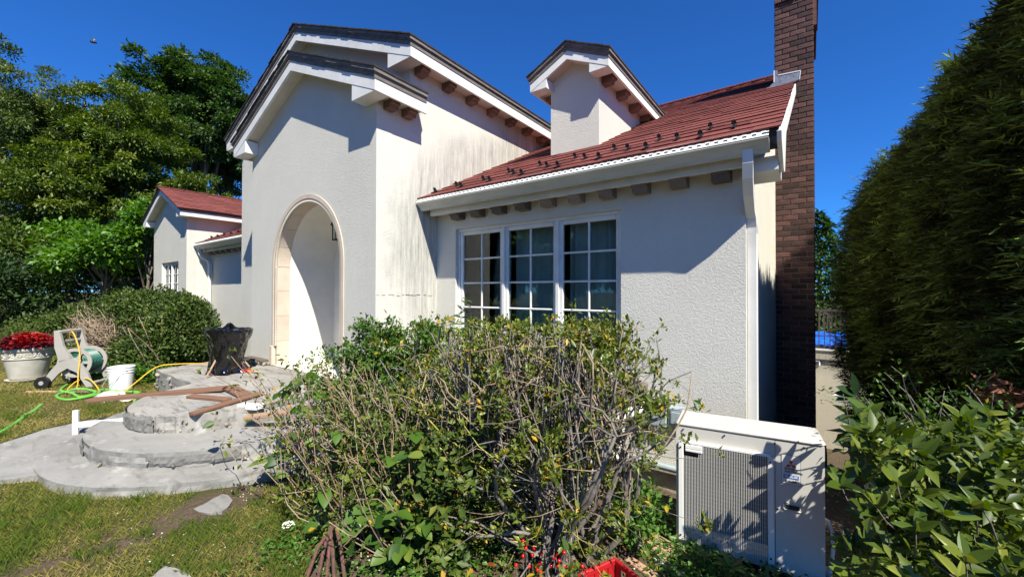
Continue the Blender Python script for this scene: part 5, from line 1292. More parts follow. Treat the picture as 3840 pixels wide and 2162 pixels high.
link('twigs', tubes_mesh('twigs', lines, MAT['twig_grey'], 4), HG)['kind'] = 'stuff'

# ---- shared leaf meshes for leaves that are parts
def big_leaf(name, mat, wr, curl, fold, n=6, point=1.0):
    vs = []; fs = []
    for i in range(n + 1):
        t = i / n; wd = wr * (math.sin(math.pi * t ** (.8 if point >= 1 else .62)) ** .85) * .5 if 0 < i < n else .001
        z = -curl * t * t
        vs += [(-wd, t, z + fold * wd), (0, t, z), (wd, t, z + fold * wd)]
    for i in range(n):
        for j in (0, 1): fs.append((3 * i + j, 3 * i + j + 1, 3 * i + 4 + j, 3 * i + 3 + j))
    return MB().add(vs, fs, smooth=True).mesh(name, mat)
def place_leaf(mesh, parent, p, d, up, s, name='leaf'):
    d = Vector(d).normalized(); s_ = d.cross(Vector(up)).normalized(); u = s_.cross(d)
    q = Matrix(((s_.x, d.x, u.x), (s_.y, d.y, u.y), (s_.z, d.z, u.z))).to_euler()
    return link(name, mesh, parent, p, q, s)

# ---- bare-stemmed shrub in the middle
SB = empty('bare_shrub', (-1.55, 2.45, .04), 'large leggy shrub with bare grey cut stems in front of the window', 'shrub')
g = np.random.default_rng(77); thick = []; tan = []; yel = []; tips = []
def stem(a, b, r0, r1, bend=.08, k=7):
    a, b = np.array(a, float), np.array(b, float); t = np.linspace(0, 1, k)[:, None]
    off = g.normal(0, bend, 3); off2 = g.normal(0, bend * .45, 3)
    p = a + (b - a) * t + off * np.sin(np.pi * t) + off2 * np.sin(2 * np.pi * t) + g.normal(0, bend * .09, (k, 3))
    return p, r0 + (r1 - r0) * t[:, 0]
bases = [np.array([g.uniform(-1.95, -1.08), g.uniform(2.28, 2.8), .02]) for _ in range(46)]
mains = []
for bq in bases:
    sp = np.array([(bq[0] + 1.5) * 1.5 - 1.5 + g.normal(0, .22), (bq[1] - 2.5) * 1.3 + 2.5 + g.normal(0, .18), 0]); sp[2] = g.uniform(.75, 1.15)
    p, r = stem(bq, sp, g.uniform(.012, .027), g.uniform(.008, .013), .09); thick.append((p, r)); mains.append(p)
cut = []
for i in range(330):
    m_ = mains[g.integers(len(mains))]; s = m_[g.integers(2, 7)]
    top = np.array([s[0] + g.normal(-.05, .22), s[1] + g.normal(0, .16), 0]); top[2] = g.uniform(1.28, 1.66) - .15 * max(0, -1.9 - top[0]) - .25 * max(0, top[0] + .95)
    if s[2] > top[2] - .15: continue
    p, r = stem(s, top, g.uniform(.004, .0085), g.uniform(.0026, .006), .06); (thick if g.random() < .75 else tan).append((p, r)); cut.append(p)
for i in range(950):
    src = cut if g.random() < .6 else mains
    m_ = src[g.integers(len(src))]; s = m_[g.integers(1, 7)]; d = g.normal(0, 1, 3) * np.array([.20, .20, .13]) + np.array([0, -.03, .06]); e = s + d
    e[2] = min(e[2], 1.66)
    p, r = stem(s, e, g.uniform(.0018, .0042), .0014, .03, 5); (tan if g.random() < .45 else (yel if g.random() < .22 else thick)).append((p, r)); tips.append(p)
for i in range(230):                          # long stems arching out to the left and towards the camera
    s = bases[g.integers(len(bases))] + np.array([0, 0, g.uniform(.1, .6)]); e = s + np.array([g.uniform(-1.15, -.15), g.uniform(-.40, .10), g.uniform(.15, .8)])
    p, r = stem(s, e, g.uniform(.0035, .0085), g.uniform(.002, .0045), .11); q = g.random(); (thick if q < .45 else (tan if q < .7 else yel)).append((p, r)); tips.append(p)
for i in range(36):                           # low branches lying to the front
    s = bases[g.integers(len(bases))] + np.array([0, 0, g.uniform(.02, .3)]); e = s + np.array([g.uniform(-.6, .45), g.uniform(-.55, -.1), g.uniform(-.1, .25)]); e[2] = max(e[2], .05)
    p, r = stem(s, e, g.uniform(.008, .016), g.uniform(.003, .006), .07); thick.append((p, r)); tips.append(p)
for s, e in (((-1.1, 2.6, .03), (-.66, 2.72, 1.35)), ((-1.1, 2.6, .5), (-.62, 2.68, .95)), ((-1.05, 2.6, .3), (-.70, 2.55, 1.2)), ((-.9, 2.66, .9), (-.58, 2.6, 1.18))):
    p, r = stem(s, e, .016, .006, .05); thick.append((p, r)); tips.append(p)
link('stems', tubes_mesh('stems', thick, MAT['twig_grey'], 5), SB); link('dry_stems', tubes_mesh('dry_stems', tan, MAT['twig_tan'], 4), SB); link('green_stems', tubes_mesh('green_stems', yel, MAT['twig_yellow'], 4), SB)
for o in SB.children: o['kind'] = 'stuff'
al = [big_leaf('leaf', MAT['aza_leaf'], .42, c, .35) for c in (.05, .22, .4)]
nl = 0
for i in range(2000):
    if nl >= 290: break
    p = tips[g.integers(len(tips))]; q = p[-1 - (i % 2)]
    if q[0] < -2.6: continue
    for k in range(g.integers(1, 4)):
        if nl < 290: place_leaf(al[g.integers(3)], SB, q + g.normal(0, .012, 3), g.normal(0, .7, 3) + np.array([0, -.2, .35]), (0, -.2, 1), g.uniform(.035, .085)); nl += 1
# small leaf tufts: dense at the right and at the back, sparse elsewhere
Pp = []
for i in range(6000):
    p = tips[g.integers(len(tips))]; q = p[-1]
    w_ = .85 if q[2] < .5 else (.5 if q[0] > -1.2 else .6)
    if g.random() > w_: continue
    Pp.append(q + g.normal(0, .018, (g.integers(4, 9), 3)))
for i in range(520):
    c = np.array([g.normal(-1.12, .15), g.normal(2.78, .15), g.normal(1.50, .08)]) if i < 260 else np.array([g.uniform(-2.3, -1.2), g.normal(2.95, .1), g.normal(1.35, .12)]); Pp.append(c + g.normal(0, .03, (9, 3)))
Pp = np.concatenate(Pp); n = len(Pp)
L = g.uniform(.025, .058, n); link('leaf_tufts', leaf_mesh('leaf_tufts', Pp, g.normal(0, .7, (n, 3)) + np.array([0, -.15, .6]), unit(np.array([0, -.3, 1.]) + g.normal(0, .4, (n, 3))), L, L * .45, MAT['leaf_azalea'], .55 + g.normal(0, .24, n)), SB)['kind'] = 'stuff'

SB.location.x -= .16
# ---- hydrangea left of it: tan canes and broad leaves
HY = empty('hydrangea', (-2.65, 1.95, .1), 'hydrangea with tan canes and broad green leaves beside the steps', 'shrub')
g = np.random.default_rng(5); canes = []; ctips = []
for i in range(180):
    b = np.array([g.uniform(-3.1, -2.0), g.uniform(1.7, 2.5), .1]); sp = np.array([-2.3, 2.2, 0])
    e = b + np.array([(b[0] + 2.2) * .75 - .22 + g.normal(0, .14), (b[1] - 2.25) * .5 + g.normal(-.05, .12), g.uniform(.45, 1.28)])
    e[2] = min(e[2], 1.36)
    p, r = stem(b, e, g.uniform(.0026, .0052), g.uniform(.0016, .0032), .11); canes.append((p, r)); ctips.append(p)
    if g.random() < .6:
        s = p[4]; q, r = stem(s, s + g.normal(0, .12, 3) + np.array([0, 0, .15]), .003, .002, .02, 4); canes.append((q, r))
for i in range(60):
    b = np.array([g.uniform(-2.9, -2.2), g.uniform(1.6, 1.9), .12]); e = b + np.array([g.uniform(-.5, .3), g.uniform(-.25, .05), g.uniform(.1, .5)]); p, r = stem(b, e, .0055, .0035, .05); canes.append((p, r)); ctips.append(p)
cl = np.array([p[int(q)] for p in ctips for q in g.integers(2, 7, 20)]) + g.normal(0, .025, (len(ctips) * 20, 3)); n = len(cl); L = g.uniform(.025, .065, n)
link('cane_leaves', leaf_mesh('cane_leaves', cl, g.normal(0, .8, (n, 3)) + np.array([0, -.1, .2]), unit(np.array([.1, -.3, 1.]) + g.normal(0, .5, (n, 3))), L, L * .5, MAT['leaf_azalea'], .45 + g.normal(0, .2, n)), HY)['kind'] = 'stuff'
link('canes', tubes_mesh('canes', canes[::2], MAT['twig_tan'], 5), HY)['kind'] = 'stuff'; link('old_canes', tubes_mesh('old_canes', canes[1::2], MAT['twig_brown'], 5), HY)['kind'] = 'stuff'
hl = [big_leaf('leaf', MAT['hyd_leaf'], .72, c, .25, 7) for c in (.08, .25, .42)]
nl = 0
def hleaf(c, dirs, s): 
    global nl
    if nl < 296: place_leaf(hl[g.integers(3)], HY, c, dirs, Vector((.15, -.45, 1)) + Vector(g.normal(0, .5, 3)), s); nl += 1
for i in range(34):                           # low front mass of big leaves
    c = np.array([g.uniform(-2.95, -1.75), g.uniform(1.66, 2.0), g.uniform(.14, .5)])
    for k in range(3): a = g.random() * 6.28; hleaf(c, (math.cos(a), math.sin(a) - .4, g.uniform(-.4, .4)), g.uniform(.07, .15))
for p, sc_ in (((-3.45, 1.55, .50), .15), ((-3.35, 1.62, .58), .13), ((-3.55, 1.70, 1.02), .13), ((-3.45, 1.75, 1.10), .14), ((-3.35, 1.8, 1.16), .14), ((-3.25, 1.85, 1.05), .13), ((-3.3, 1.75, .92), .12), ((-3.1, 1.8, .85), .12), ((-2.25, 1.70, .42), .26)):
    for k in range(4): a = k * 1.6 + g.normal(0, .3); hleaf(p, (math.cos(a), math.sin(a), g.uniform(-.45, .1)), sc_ * g.uniform(.8, 1.15))
for i in range(60):
    p = ctips[g.integers(len(ctips))]; q = p[g.integers(2, 6)]
    for k in range(2): a = g.random() * 6.28; hleaf(q, (math.cos(a), math.sin(a) - .3, g.uniform(-.3, .2)), g.uniform(.06, .13))
n = 5600; Pc = np.stack([g.uniform(-3.15, -1.6, n), g.uniform(1.75, 2.6, n), .1 + .85 * g.random(n) ** 1.7], 1); L = g.uniform(.04, .095, n)
link('inner_leaves', leaf_mesh('inner_leaves', Pc, g.normal(0, 1, (n, 3)) * np.array([1, 1, .5]), unit(np.array([.2, -.4, 1.]) + g.normal(0, .7, (n, 3))), L, L * .55, MAT['leaf_hedge'], .5 + g.normal(0, .22, n)), HY)['kind'] = 'stuff'
MAT['bloom'] = simple('lime_flower_head', (.36, .40, .06), .7, .2, 60, .5, 200); MAT['bloom_white'] = simple('white_flower_head', (.62, .64, .50), .7, .2, 60, .5, 200)
def bloom(p, r, mat):
    m = MB(); r_ = random.Random(int(abs(p[0]) * 1000))
    for i in range(34):
        a, t = r_.random() * 6.28, r_.random() ** .5; q = (p[0] + r * t * math.cos(a), p[1] + r * t * math.sin(a), p[2] + r * .4 * (1 - t * t) + r_.uniform(-.004, .004)); s = r * .17
        m.add([(q[0] - s, q[1], q[2]), (q[0], q[1] - s, q[2]), (q[0] + s, q[1], q[2]), (q[0], q[1] + s, q[2]), (q[0], q[1], q[2] + s)], [(0, 1, 4), (1, 2, 4), (2, 3, 4), (3, 0, 4)])
    m.build('flower_head', MAT[mat], HY)
for p, r, mt in (((-3.50, 1.50, .53), .035, 'bloom'), ((-3.32, 1.55, .60), .03, 'bloom'), ((-3.12, 1.6, .55), .028, 'bloom'), ((-2.78, 1.40, .27), .045, 'bloom_white'), ((-3.2, 1.78, 1.02), .03, 'bloom')): bloom(p, r, mt)

HY.location.x -= .18
# ---- green shrubs against the tower and under the window
def shrub(name, base, boxes, n, ll, seed, mat, label, stems=26, tintb=.5):
    S = empty(name, base, label, 'shrub'); g = np.random.default_rng(seed); Ps = []; lines = []; NN = []
    for (c, r, w_) in boxes:
        k = int(n * w_); nc = 46; d = sphere(nc, g); cc = np.array(c) + d * np.array(r) * (g.random((nc, 1)) ** .35) * .95
        j = g.integers(0, nc, k); Ps.append(cc[j] + g.normal(0, .055, (k, 3)) * np.array([1, 1, .8])); NN.append(unit(Ps[-1] - np.array(c)))
        for q in cc[:max(6, int(stems * w_))]:
            b = np.array([c[0] + g.normal(0, r[0] * .35), c[1] + g.normal(0, r[1] * .35), base[2]]); lines.append(stem2(b, q, .009, .003, g))
    P = np.concatenate(Ps); o = np.concatenate(NN); n = len(P); L = ll * g.uniform(.6, 1.4, n)
    link('foliage', leaf_mesh('foliage', P, o * .5 + g.normal(0, .6, (n, 3)) + np.array([0, 0, .35]), unit(o * .6 + np.array([0, 0, .8]) + g.normal(0, .4, (n, 3))), L, L * .48, mat, tintb + g.normal(0, .2, n)), S)['kind'] = 'stuff'
    link('stems', tubes_mesh('stems', lines, MAT['twig_grey'], 5), S); return S
def stem2(a, b, r0, r1, g, k=6):
    t = np.linspace(0, 1, k)[:, None]; p = np.asarray(a) + (np.asarray(b) - np.asarray(a)) * t + g.normal(0, .05, 3) * np.sin(np.pi * t) + g.normal(0, .008, (k, 3)); return p, r0 + (r1 - r0) * t[:, 0]
shrub('holly_shrub', (-3.75, 2.75, .2), [((-3.78, 2.72, 1.20), (.42, .30, .42), .42), ((-3.35, 2.95, 1.22), (.40, .28, .40), .30), ((-4.15, 2.45, .95), (.26, .25, .35), .16), ((-3.6, 2.6, .7), (.5, .3, .45), .12)], 9500, .05, 3, MAT['leaf_box'], 'dense small-leaved green shrub in front of the tower corner')
shrub('holly_shrub', (-2.6, 3.05, .1), [((-2.75, 3.10, 1.20), (.45, .25, .34), .6), ((-2.35, 3.2, 1.12), (.3, .2, .3), .25), ((-2.9, 2.9, .7), (.4, .25, .4), .15)], 5200, .05, 4, MAT['leaf_box'], 'sparse green shrub growing below the left casement')
shrub('low_shrub', (-1.05, 2.95, 0), [((-1.06, 2.92, .30), (.17, .17, .30), 1)], 1500, .045, 6, MAT['weed'], 'bright green leafy shoots between the bare shrub and the pale board', 8, .6)
# fern-like sumac frond in front of the window
FR = empty('sumac_shoot', (-2.75, 2.9, .1), 'sumac shoot with pinnate leaves rising in front of the left casement', 'plant')
g = np.random.default_rng(15); fl = big_leaf('leaflet', MAT['hyd_leaf'], .34, .2, .25); stems_ = [stem2((-2.75, 2.9, .1), (-2.72, 2.9, 1.45), .006, .004, g)]
for (a, e) in (((-2.72, 2.9, 1.42), (-2.62, 2.86, 1.82)), ((-2.72, 2.9, 1.40), (-2.35, 2.75, 1.52)), ((-2.72, 2.9, 1.4), (-2.95, 2.75, 1.50))):
    p, r = stem2(a, e, .004, .002, g, 9); stems_.append((p, r))
    for k in range(1, 9):
        for s_ in (-1, 1):
            d = unit(p[k] - p[k - 1]); sd = np.cross(d, np.array([-.59, .8, 0])); place_leaf(fl, FR, p[k], sd * s_ + d * .4 + np.array([0, 0, -.15]), (.3, -.5, .8), .11 * (1 - .06 * k), 'leaflet')
link('stalk', tubes_mesh('stalk', stems_, MAT['twig_yellow'], 5), FR)

# ---- clipped hedge on the left, partly bare
HL = empty('clipped_hedge', (-10.6, 2.6, .5), 'rounded clipped hedge with a bare brown patch before the left wing', 'hedge')
g = np.random.default_rng(31); Ps = []; Os = []
for (c, r, n) in (((-9.15, 2.45, 1.14), (.62, .5, .72), 9000), ((-10.1, 2.35, 1.18), (.95, .6, .78), 12000), ((-11.3, 2.1, 1.18), (1.1, .65, .76), 11000), ((-12.7, 1.6, 1.02), (1.0, .6, .62), 7000), ((-13.6, 1.1, .9), (.8, .6, .5), 4000), ((-9.8, 2.0, .75), (.95, .42, .42), 5000)):
    d = sphere(n, g); rr = (1 - .28 * g.random(n) ** 1.6); k = 1 + .06 * np.sin(9 * d[:, 0] + 3 * d[:, 2]) + .05 * np.sin(13 * d[:, 1] + 7 * d[:, 2])
    P = np.array(c) + d * np.array(r) * (rr * k)[:, None]
    bare = (((P[:, 0] + 11.4) / 1.4) ** 2 + ((P[:, 2] - 1.12) / .27) ** 2 < 1) & (P[:, 1] < 2.1) & (g.random(n) < .88)
    bare |= (((P[:, 0] + 10.2) / .8) ** 2 + ((P[:, 2] - 1.45) / .14) ** 2 < 1) & (P[:, 1] < 2.1) & (g.random(n) < .5)
    Ps.append(P[~bare]); Os.append(d[~bare])
P = np.concatenate(Ps); o = np.concatenate(Os); n = len(P); L = .062 * g.uniform(.6, 1.4, n)
clump = .16 * np.sin(6 * P[:, 0] + 4 * P[:, 2]) * np.sin(5 * P[:, 2] - 3 * P[:, 0])
link('foliage', leaf_mesh('foliage', P, o * .4 + g.normal(0, .6, (n, 3)) + np.array([0, 0, .3]), unit(o * .7 + np.array([0, 0, .7]) + g.normal(0, .4, (n, 3))), L, L * .5, MAT['leaf_hedge'], .42 + clump + g.normal(0, .17, n)), HL)['kind'] = 'stuff'
lines = []
for i in range(900):
    c = np.array([g.normal(-11.3, .65), g.uniform(1.45, 1.9), g.normal(1.10, .16)]); e = c + np.array([g.normal(-.16, .16), g.uniform(-.14, .02), g.normal(.08, .09)]); lines.append(stem2(c, e, .007, .003, g, 4))
for i in range(60):
    b = np.array([g.uniform(-12, -8.8), g.uniform(2.0, 2.6), .45]); lines.append(stem2(b, b + np.array([g.normal(0, .3), g.normal(-.2, .2), g.uniform(.5, 1.1)]), .014, .005, g, 6))
link('bare_twigs', tubes_mesh('bare_twigs', lines, MAT['twig_tan'], 4), HL)['kind'] = 'stuff'
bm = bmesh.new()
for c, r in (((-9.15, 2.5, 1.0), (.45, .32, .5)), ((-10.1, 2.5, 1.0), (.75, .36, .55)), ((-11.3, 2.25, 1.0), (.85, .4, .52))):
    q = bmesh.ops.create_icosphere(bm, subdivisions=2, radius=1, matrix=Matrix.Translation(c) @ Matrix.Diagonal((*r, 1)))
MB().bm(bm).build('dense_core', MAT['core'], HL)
# broad-leaved weeds under the hedge
def weeds(name, centers, n, ll, seed, mat, label, spread=.12, h=.14):
    g = np.random.default_rng(seed); c = np.array(centers)[g.integers(0, len(centers), n)]; P = np.stack([c[:, 0] + g.normal(0, spread, n), c[:, 1] + g.normal(0, spread, n), np.zeros(n)], 1)
    P[:, 2] = grd(P[:, 0], P[:, 1]) + g.random(n) * h; L = ll * g.uniform(.5, 1.4, n)
    o = link(name, leaf_mesh(name, P, g.normal(0, 1, (n, 3)) * np.array([1, 1, .4]) + np.array([0, 0, .3]), unit(np.array([0, 0, 1.]) + g.normal(0, .35, (n, 3))), L, L * .55, mat, .5 + g.normal(0, .22, n))); tag(o, label, 'weeds', kind='stuff')
weeds('weeds', [(-.75, 3.05), (-.6, 2.95), (-.45, 2.9), (-.3, 2.95), (-.15, 3.05), (-.9, 3.35), (-.55, 3.1), (-.7, 2.85), (-1.0, 3.5), (-1.15, 3.45), (-.35, 2.75), (-.1, 2.8)], 3600, .035, 1, MAT['weed'], 'low green weeds around the foot of the air conditioner', .11, .10)
weeds('weeds', [(-2.6, 1.5), (-2.9, 1.45), (-2.3, 1.55), (-2.1, 1.7), (-2.75, 1.3), (-1.9, 1.9), (-1.7, 2.1)], 1500, .035, 2, MAT['weed'], 'low weeds along the soil edge below the hydrangea', .12, .06)
weeds('weeds', [(-9.0, 1.75), (-8.7, 1.9), (-9.4, 1.6), (-8.45, 2.0), (-9.8, 1.4), (-10.2, 1.2)], 1500, .07, 3, MAT['weed'], 'broad green weeds at the foot of the clipped hedge', .16, .22)
for k, (p, s) in enumerate((((-.42, 2.93, .16), .12), ((-.22, 2.93, .12), .12), ((-.58, 2.98, .14), .08))):
    Wd = empty('broadleaf_weed', (p[0], p[1], 0), ('tall pointed-leaved weed in front of the grille centre', 'pointed-leaved weed before the right half of the grille', 'small pointed-leaved weed at the grille corner')[k], 'plant')
    for i in range(9): a = i * .72 + k; place_leaf(fl, Wd, p, (math.cos(a), math.sin(a), .55 + .25 * math.sin(i * 2.3)), (0, 0, 1), s * (.7 + .3 * math.sin(i * 1.7) ** 2))
    link('stalk', tubes_mesh('stalk', [(np.array([[p[0], p[1], -.01], [p[0], p[1], p[2]]]), np.array([.004, .003]))], MAT['twig_yellow'], 5), Wd)

# ---- coleus in the planter
g = np.random.default_rng(2); n = 1700; a = g.random(n) * 6.28; r = .30 * g.random(n) ** .6; zz = .50 + .19 * (1 - (r / .33) ** 2) * g.uniform(.5, 1.05, n) + .02
P = np.stack([PC[0] + r * np.cos(a), PC[1] + r * np.sin(a), PZ + zz], 1); L = g.uniform(.045, .095, n)
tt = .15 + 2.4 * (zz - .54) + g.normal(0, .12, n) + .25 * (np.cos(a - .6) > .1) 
link('coleus_leaves', leaf_mesh('coleus_leaves', P, np.stack([np.cos(a), np.sin(a), .15 + 0 * a], 1) + g.normal(0, .45, (n, 3)), unit(np.array([.2, -.3, 1.]) + g.normal(0, .3, (n, 3))), L, L * .7, MAT['coleus'], tt), PT)['kind'] = 'stuff'

# ---- rhododendron, lower right
RH = empty('rhododendron', (.75, 2.6, 0), 'rhododendron with large glossy leaves at the lower right corner', 'shrub')
g = np.random.default_rng(61); rl = [big_leaf('leaf', MAT['rho_leaf'], .34, c, .6, 7) for c in (-.05, .06, .16)]
whorls = []; lines = []
for i in range(64):                           # spread over the slope of the bush that faces the camera
    uu = g.uniform(.80, 1.30); dep_ = g.uniform(1.55, 2.15); py_ = g.uniform(1040, 1480)
    if py_ < 1130 and uu > 1.05 and g.random() < .5: continue
    q = at(1920 + uu * 1530, py_ * 1.4913, dep_ + .35 * (1.0 - (py_ - 1000) / 450)); whorls.append(np.array(q))
whorls += [np.array(at(px_ * 1.4913, py_ * 1.4913, dd)) for px_, py_, dd in ((2120, 990, 2.3), (2150, 1070, 2.3), (2135, 1170, 1.95), (2120, 1300, 1.9), (2180, 1100, 2.0), (2250, 1060, 2.0), (2290, 1040, 2.05), (2160, 1230, 1.85), (2230, 1330, 1.75), (2330, 1390, 1.65), (2420, 1390, 1.6), (2380, 1260, 1.7))]
nl = 0
for p in whorls:
    b = np.array([.7 + g.normal(0, .12), 2.75 + g.normal(0, .12), .0]); mid = (p + b) / 2 + np.array([.08, .1, -.1]); t = np.linspace(0, 1, 6)[:, None]
    q_ = p + np.array([g.normal(.03, .03), g.normal(.06, .03), -g.uniform(.08, .2)]); lines.append((np.array([q_, (p + q_) / 2 + g.normal(0, .01, 3), p]), np.array([.0035, .003, .0022])))
    ph = g.random() * 6; 
    for k in range(5):
        if nl >= 298: break
        a = ph + k * 6.283 / 5; place_leaf(rl[g.integers(3)], RH, p, (math.cos(a) - .15, math.sin(a) - .1, g.uniform(.1, 1.5)), (.35, -.6, .7), g.uniform(.085, .135)); nl += 1
link('stems', tubes_mesh('stems', lines, MAT['bark'], 5), RH)['kind'] = 'stuff'
n = 3600; c = np.array([at(1920 + g.uniform(.84, 1.3) * 1530, g.uniform(1080, 1480) * 1.4913, g.uniform(1.75, 2.6)) for _ in range(420)])[g.integers(0, 420, n)]; P = c + g.normal(0, .03, (n, 3)); L = g.uniform(.06, .11, n)
link('inner_leaves', leaf_mesh('inner_leaves', P, g.normal(0, 1, (n, 3)) + np.array([0, 0, .3]), unit(np.array([0, -.2, 1.]) + g.normal(0, .3, (n, 3))), L, L * .42, MAT['leaf_azalea'], .32 + g.normal(0, .16, n)), RH)['kind'] = 'stuff'  # tint lowered to put shade gaps between the outer leaves
dk = leafmat('shaded_leaf', [(0, (.010, .028, .007)), (1, (.022, .05, .012))], .35, .1); dl = [big_leaf('leaf', dk, .42, c, .3, 7) for c in (.05, .18)]  # leaf colour darkened to stand for backlight and hedge shade
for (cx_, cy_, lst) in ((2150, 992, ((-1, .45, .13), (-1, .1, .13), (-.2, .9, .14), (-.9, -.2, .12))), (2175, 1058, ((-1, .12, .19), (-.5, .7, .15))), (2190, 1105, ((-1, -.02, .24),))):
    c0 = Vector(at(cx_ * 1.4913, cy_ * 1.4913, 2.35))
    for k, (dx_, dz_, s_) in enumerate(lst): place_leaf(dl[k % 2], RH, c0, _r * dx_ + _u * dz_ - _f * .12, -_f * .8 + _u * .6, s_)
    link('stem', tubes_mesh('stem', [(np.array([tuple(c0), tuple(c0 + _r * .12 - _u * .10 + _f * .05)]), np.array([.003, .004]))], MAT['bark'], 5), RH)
# twiggy half-bare shrub between the rhododendron and the tall hedge
TW = empty('twiggy_shrub', (1.0, 3.8, 0), 'half bare twiggy shrub with tan twigs below the tall hedge', 'shrub')
g = np.random.default_rng(71); lines = []; tp = []
for i in range(150):
    b = np.array([g.uniform(.6, 1.5), g.uniform(3.4, 4.2), g.uniform(.2, .9)]); e = b + np.array([g.normal(-.1, .22), g.normal(-.05, .18), g.uniform(.15, .6)]); e[2] = min(e[2], 1.46)
    lines.append(stem2(b, e, .006, .002, g)); tp.append(e)
for i in range(14): lines.append(stem2((1.0 + g.normal(0, .1), 3.8, 0), (g.uniform(.6, 1.4), g.uniform(3.4, 4.1), .9), .014, .006, g))
link('stems', tubes_mesh('stems', lines, MAT['twig_grey'], 4), TW)['kind'] = 'stuff'
tp = np.array(tp); n = 3600; P = tp[g.integers(0, len(tp), n)] + g.normal(0, .05, (n, 3)) - np.array([0, 0, .06]); L = g.uniform(.02, .045, n)
link('foliage', leaf_mesh('foliage', P, g.normal(0, 1, (n, 3)) + np.array([0, 0, .4]), unit(np.array([0, 0, 1.]) + g.normal(0, .4, (n, 3))), L, L * .5, MAT['leaf_box'], .5 + g.normal(0, .2, n)), TW)['kind'] = 'stuff'
n = 60; P = np.array(at(2520 * 1.4913, 985 * 1.4913, 2.6)) + g.normal(0, .05, (n, 3)); L = g.uniform(.06, .11, n)
dm = simple('dead_leaf', (.24, .085, .035), .8, .2, 20, .2)
link('dead_leaves', leaf_mesh('dead_leaves', P, g.normal(0, .7, (n, 3)) - np.array([0, 0, .5]), sphere(n, g), L, L * .4, dm, np.full(n, .5)), TW)['kind'] = 'stuff'

# ---- grass
g = np.random.default_rng(99)
def lawn_ok(x, y):
    ok = np.hypot(x - SCX, y - SCY) > 1.71
    px_far = np.interp(y, [-4, -1.6, -.6, 0, .3, .6, .95, 1.5, 2.4], [-6.6, -6.6, -6.65, -6.6, -6.74, -7.02, -7.12, -7.0, -6.7]); px_near = np.interp(y, [-4, -1.6, -.8, -.1, .24, .42, .56], [-4.9, -5.0, -5.0, -5.2, -5.44, -5.35, -5.1])
    ok &= ~((x > px_far - .02) & (x < px_near + .03) & (y < 1.9)); ok &= ~((x > -8.29) & (y > 1.82))
    edge = -2.45 - .55 * np.clip((y - 1.1) / .9, 0, 1) + .12 * np.sin(y * 7) ; ok &= x < edge
    ok &= ~((np.abs((x + 3.8) / .24) ** 2 + np.abs((y - 1.2) / .14) ** 2) < 1); ok &= ~((np.abs((x + 3.02) / .19) ** 2 + np.abs((y - .76) / .075) ** 2) < 1)
    return ok
def fbm(x, y, s): return (np.sin(x * s + 1.7 * np.sin(y * s * .7)) + np.sin(y * s * 1.3 + 2.1 * np.sin(x * s * .6) + 1) + .6 * np.sin((x + y) * s * 2.3)) / 2.6
nB = 270000
x = -2.2 - 10.8 * g.random(nB) ** 1.7; y = -2.6 + 5.0 * g.random(nB); y = np.where(x < -8.2, y + g.random(nB) * .4, y)
ok = lawn_ok(x, y); worn = fbm(x + 3, y * 1.6 + 1, 2.1) ; ok &= ~((worn > .50) & (g.random(nB) < .6))
bx_ = np.interp(y, [.2, .55, .75, .95, 1.25, 1.6], [-3.75, -3.70, -3.66, -3.72, -3.78, -3.95]); wid = np.interp(y, [.2, .6, .95, 1.25, 1.6], [.03, .05, .10, .26, .26]) * (1 + .25 * np.sin(y * 23) + .2 * np.sin(x * 31))
ok &= ~((np.abs(x - bx_) < wid) & (g.random(nB) < .88))
x, y = x[ok], y[ok]; n = len(x)
green = 1.25 * fbm(x * 1.5, y * 2.6, 1.9) + .35 * np.clip((x + 5) / 2, -1, 1) + .35 * fbm(x, y, 8)
h = np.clip(.026 + .022 * np.clip(green, 0, 1) + g.normal(0, .009, n) + .025 * (g.random(n) < .05), .008, .09); a = g.random(n) * 6.283; lean = g.uniform(.3, 1.3, n)
P = np.stack([x, y, grd(x, y) - .004 + .0 * x], 1)
D = np.stack([np.cos(a) * lean, np.sin(a) * lean, np.ones(n)], 1); Nn = np.stack([np.cos(a + 1.57), np.sin(a + 1.57), np.zeros(n)], 1)
tint = .62 - .28 * green + g.normal(0, .17, n)
tc = 170; tx = -2.5 - 5.5 * g.random(tc) ** 1.4; ty = -1.2 + 2.9 * g.random(tc); kk = g.integers(0, tc, 9000); x2 = tx[kk] + g.normal(0, .035, 9000); y2 = ty[kk] + g.normal(0, .03, 9000); o2 = lawn_ok(x2, y2); x2, y2 = x2[o2], y2[o2]; n2_ = len(x2); a2 = g.random(n2_) * 6.283; l2 = g.uniform(.2, .9, n2_)
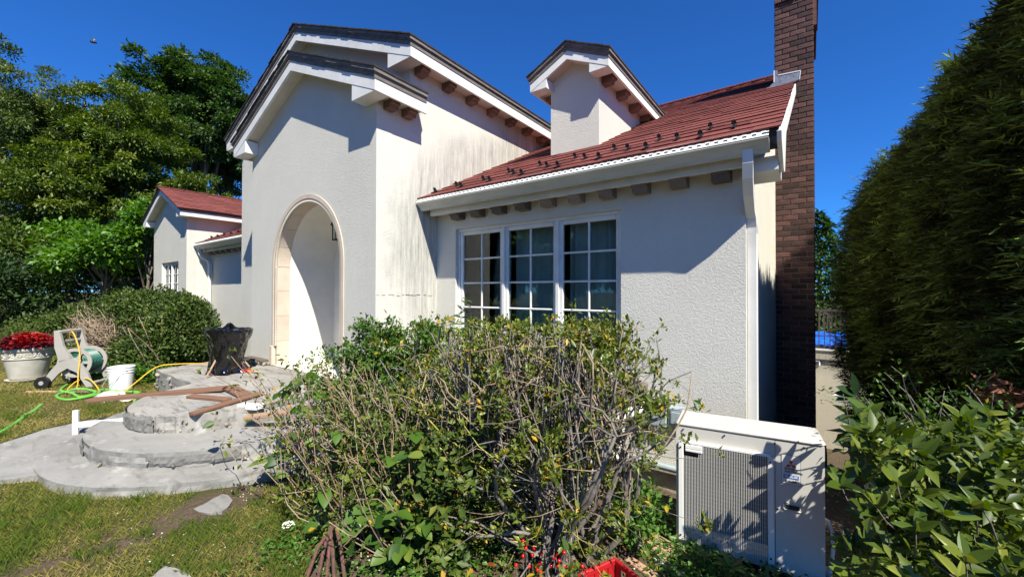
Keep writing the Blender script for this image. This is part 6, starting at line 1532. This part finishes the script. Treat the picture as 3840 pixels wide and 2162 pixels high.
P = np.concatenate([P, np.stack([x2, y2, grd(x2, y2) - .004], 1)]); D = np.concatenate([D, np.stack([np.cos(a2) * l2, np.sin(a2) * l2, np.ones(n2_)], 1)]); Nn = np.concatenate([Nn, np.stack([np.cos(a2 + 1.57), np.sin(a2 + 1.57), np.zeros(n2_)], 1)]); h = np.concatenate([h, g.uniform(.035, .085, n2_)]); tint = np.concatenate([tint, .18 + g.normal(0, .15, n2_)])
tag(link('grass', leaf_mesh('grass', P, D, Nn, h * 1.25, .0055 + 0 * h, MAT['grass'], tint, .1)), 'short patchy green and straw coloured lawn grass', 'grass', kind='stuff')
# pebbles and leaf litter on the soil
peb = [rock(40 + i, .5) for i in range(1)]
V = []; Fp = []; bb = peb[0]; base_v = np.array(bb.v); base_f = np.array(bb.f); nP = 900
cx_ = np.concatenate([g.uniform(-4.2, -2.2, 380), g.uniform(-2.0, .3, 420), g.uniform(-7, -4, 100)]); cy_ = np.concatenate([g.uniform(.7, 1.7, 380), g.uniform(1.9, 3.1, 420), g.uniform(-.5, .5, 100)])
for i in range(nP):
    s = g.uniform(.004, .018); an = g.random() * 6.28; R3 = np.array([[math.cos(an), -math.sin(an), 0], [math.sin(an), math.cos(an), 0], [0, 0, 1]])
    V.append(base_v @ R3.T * s + np.array([cx_[i], cy_[i], gz(cx_[i], cy_[i])])); Fp.append(base_f + i * len(base_v))
tag(link('pebbles', np_mesh('pebbles', np.concatenate(V), np.concatenate(Fp), MAT['pot'])), 'scattered pale pebbles on the bare soil', 'pebbles', kind='stuff')
n = 1400; P = np.stack([g.uniform(-3, .4, n), g.uniform(1.6, 3.2, n), np.zeros(n)], 1); P[:, 2] = grd(P[:, 0], P[:, 1]) + .004; L = g.uniform(.015, .05, n)
tag(link('leaf_litter', leaf_mesh('leaf_litter', P, g.normal(0, 1, (n, 3)) * np.array([1, 1, .15]), unit(np.array([0, 0, 1.]) + g.normal(0, .3, (n, 3))), L, L * .45, dm, np.full(n, .5))), 'brown dead leaves littered under the shrubs', 'leaf litter', kind='stuff')
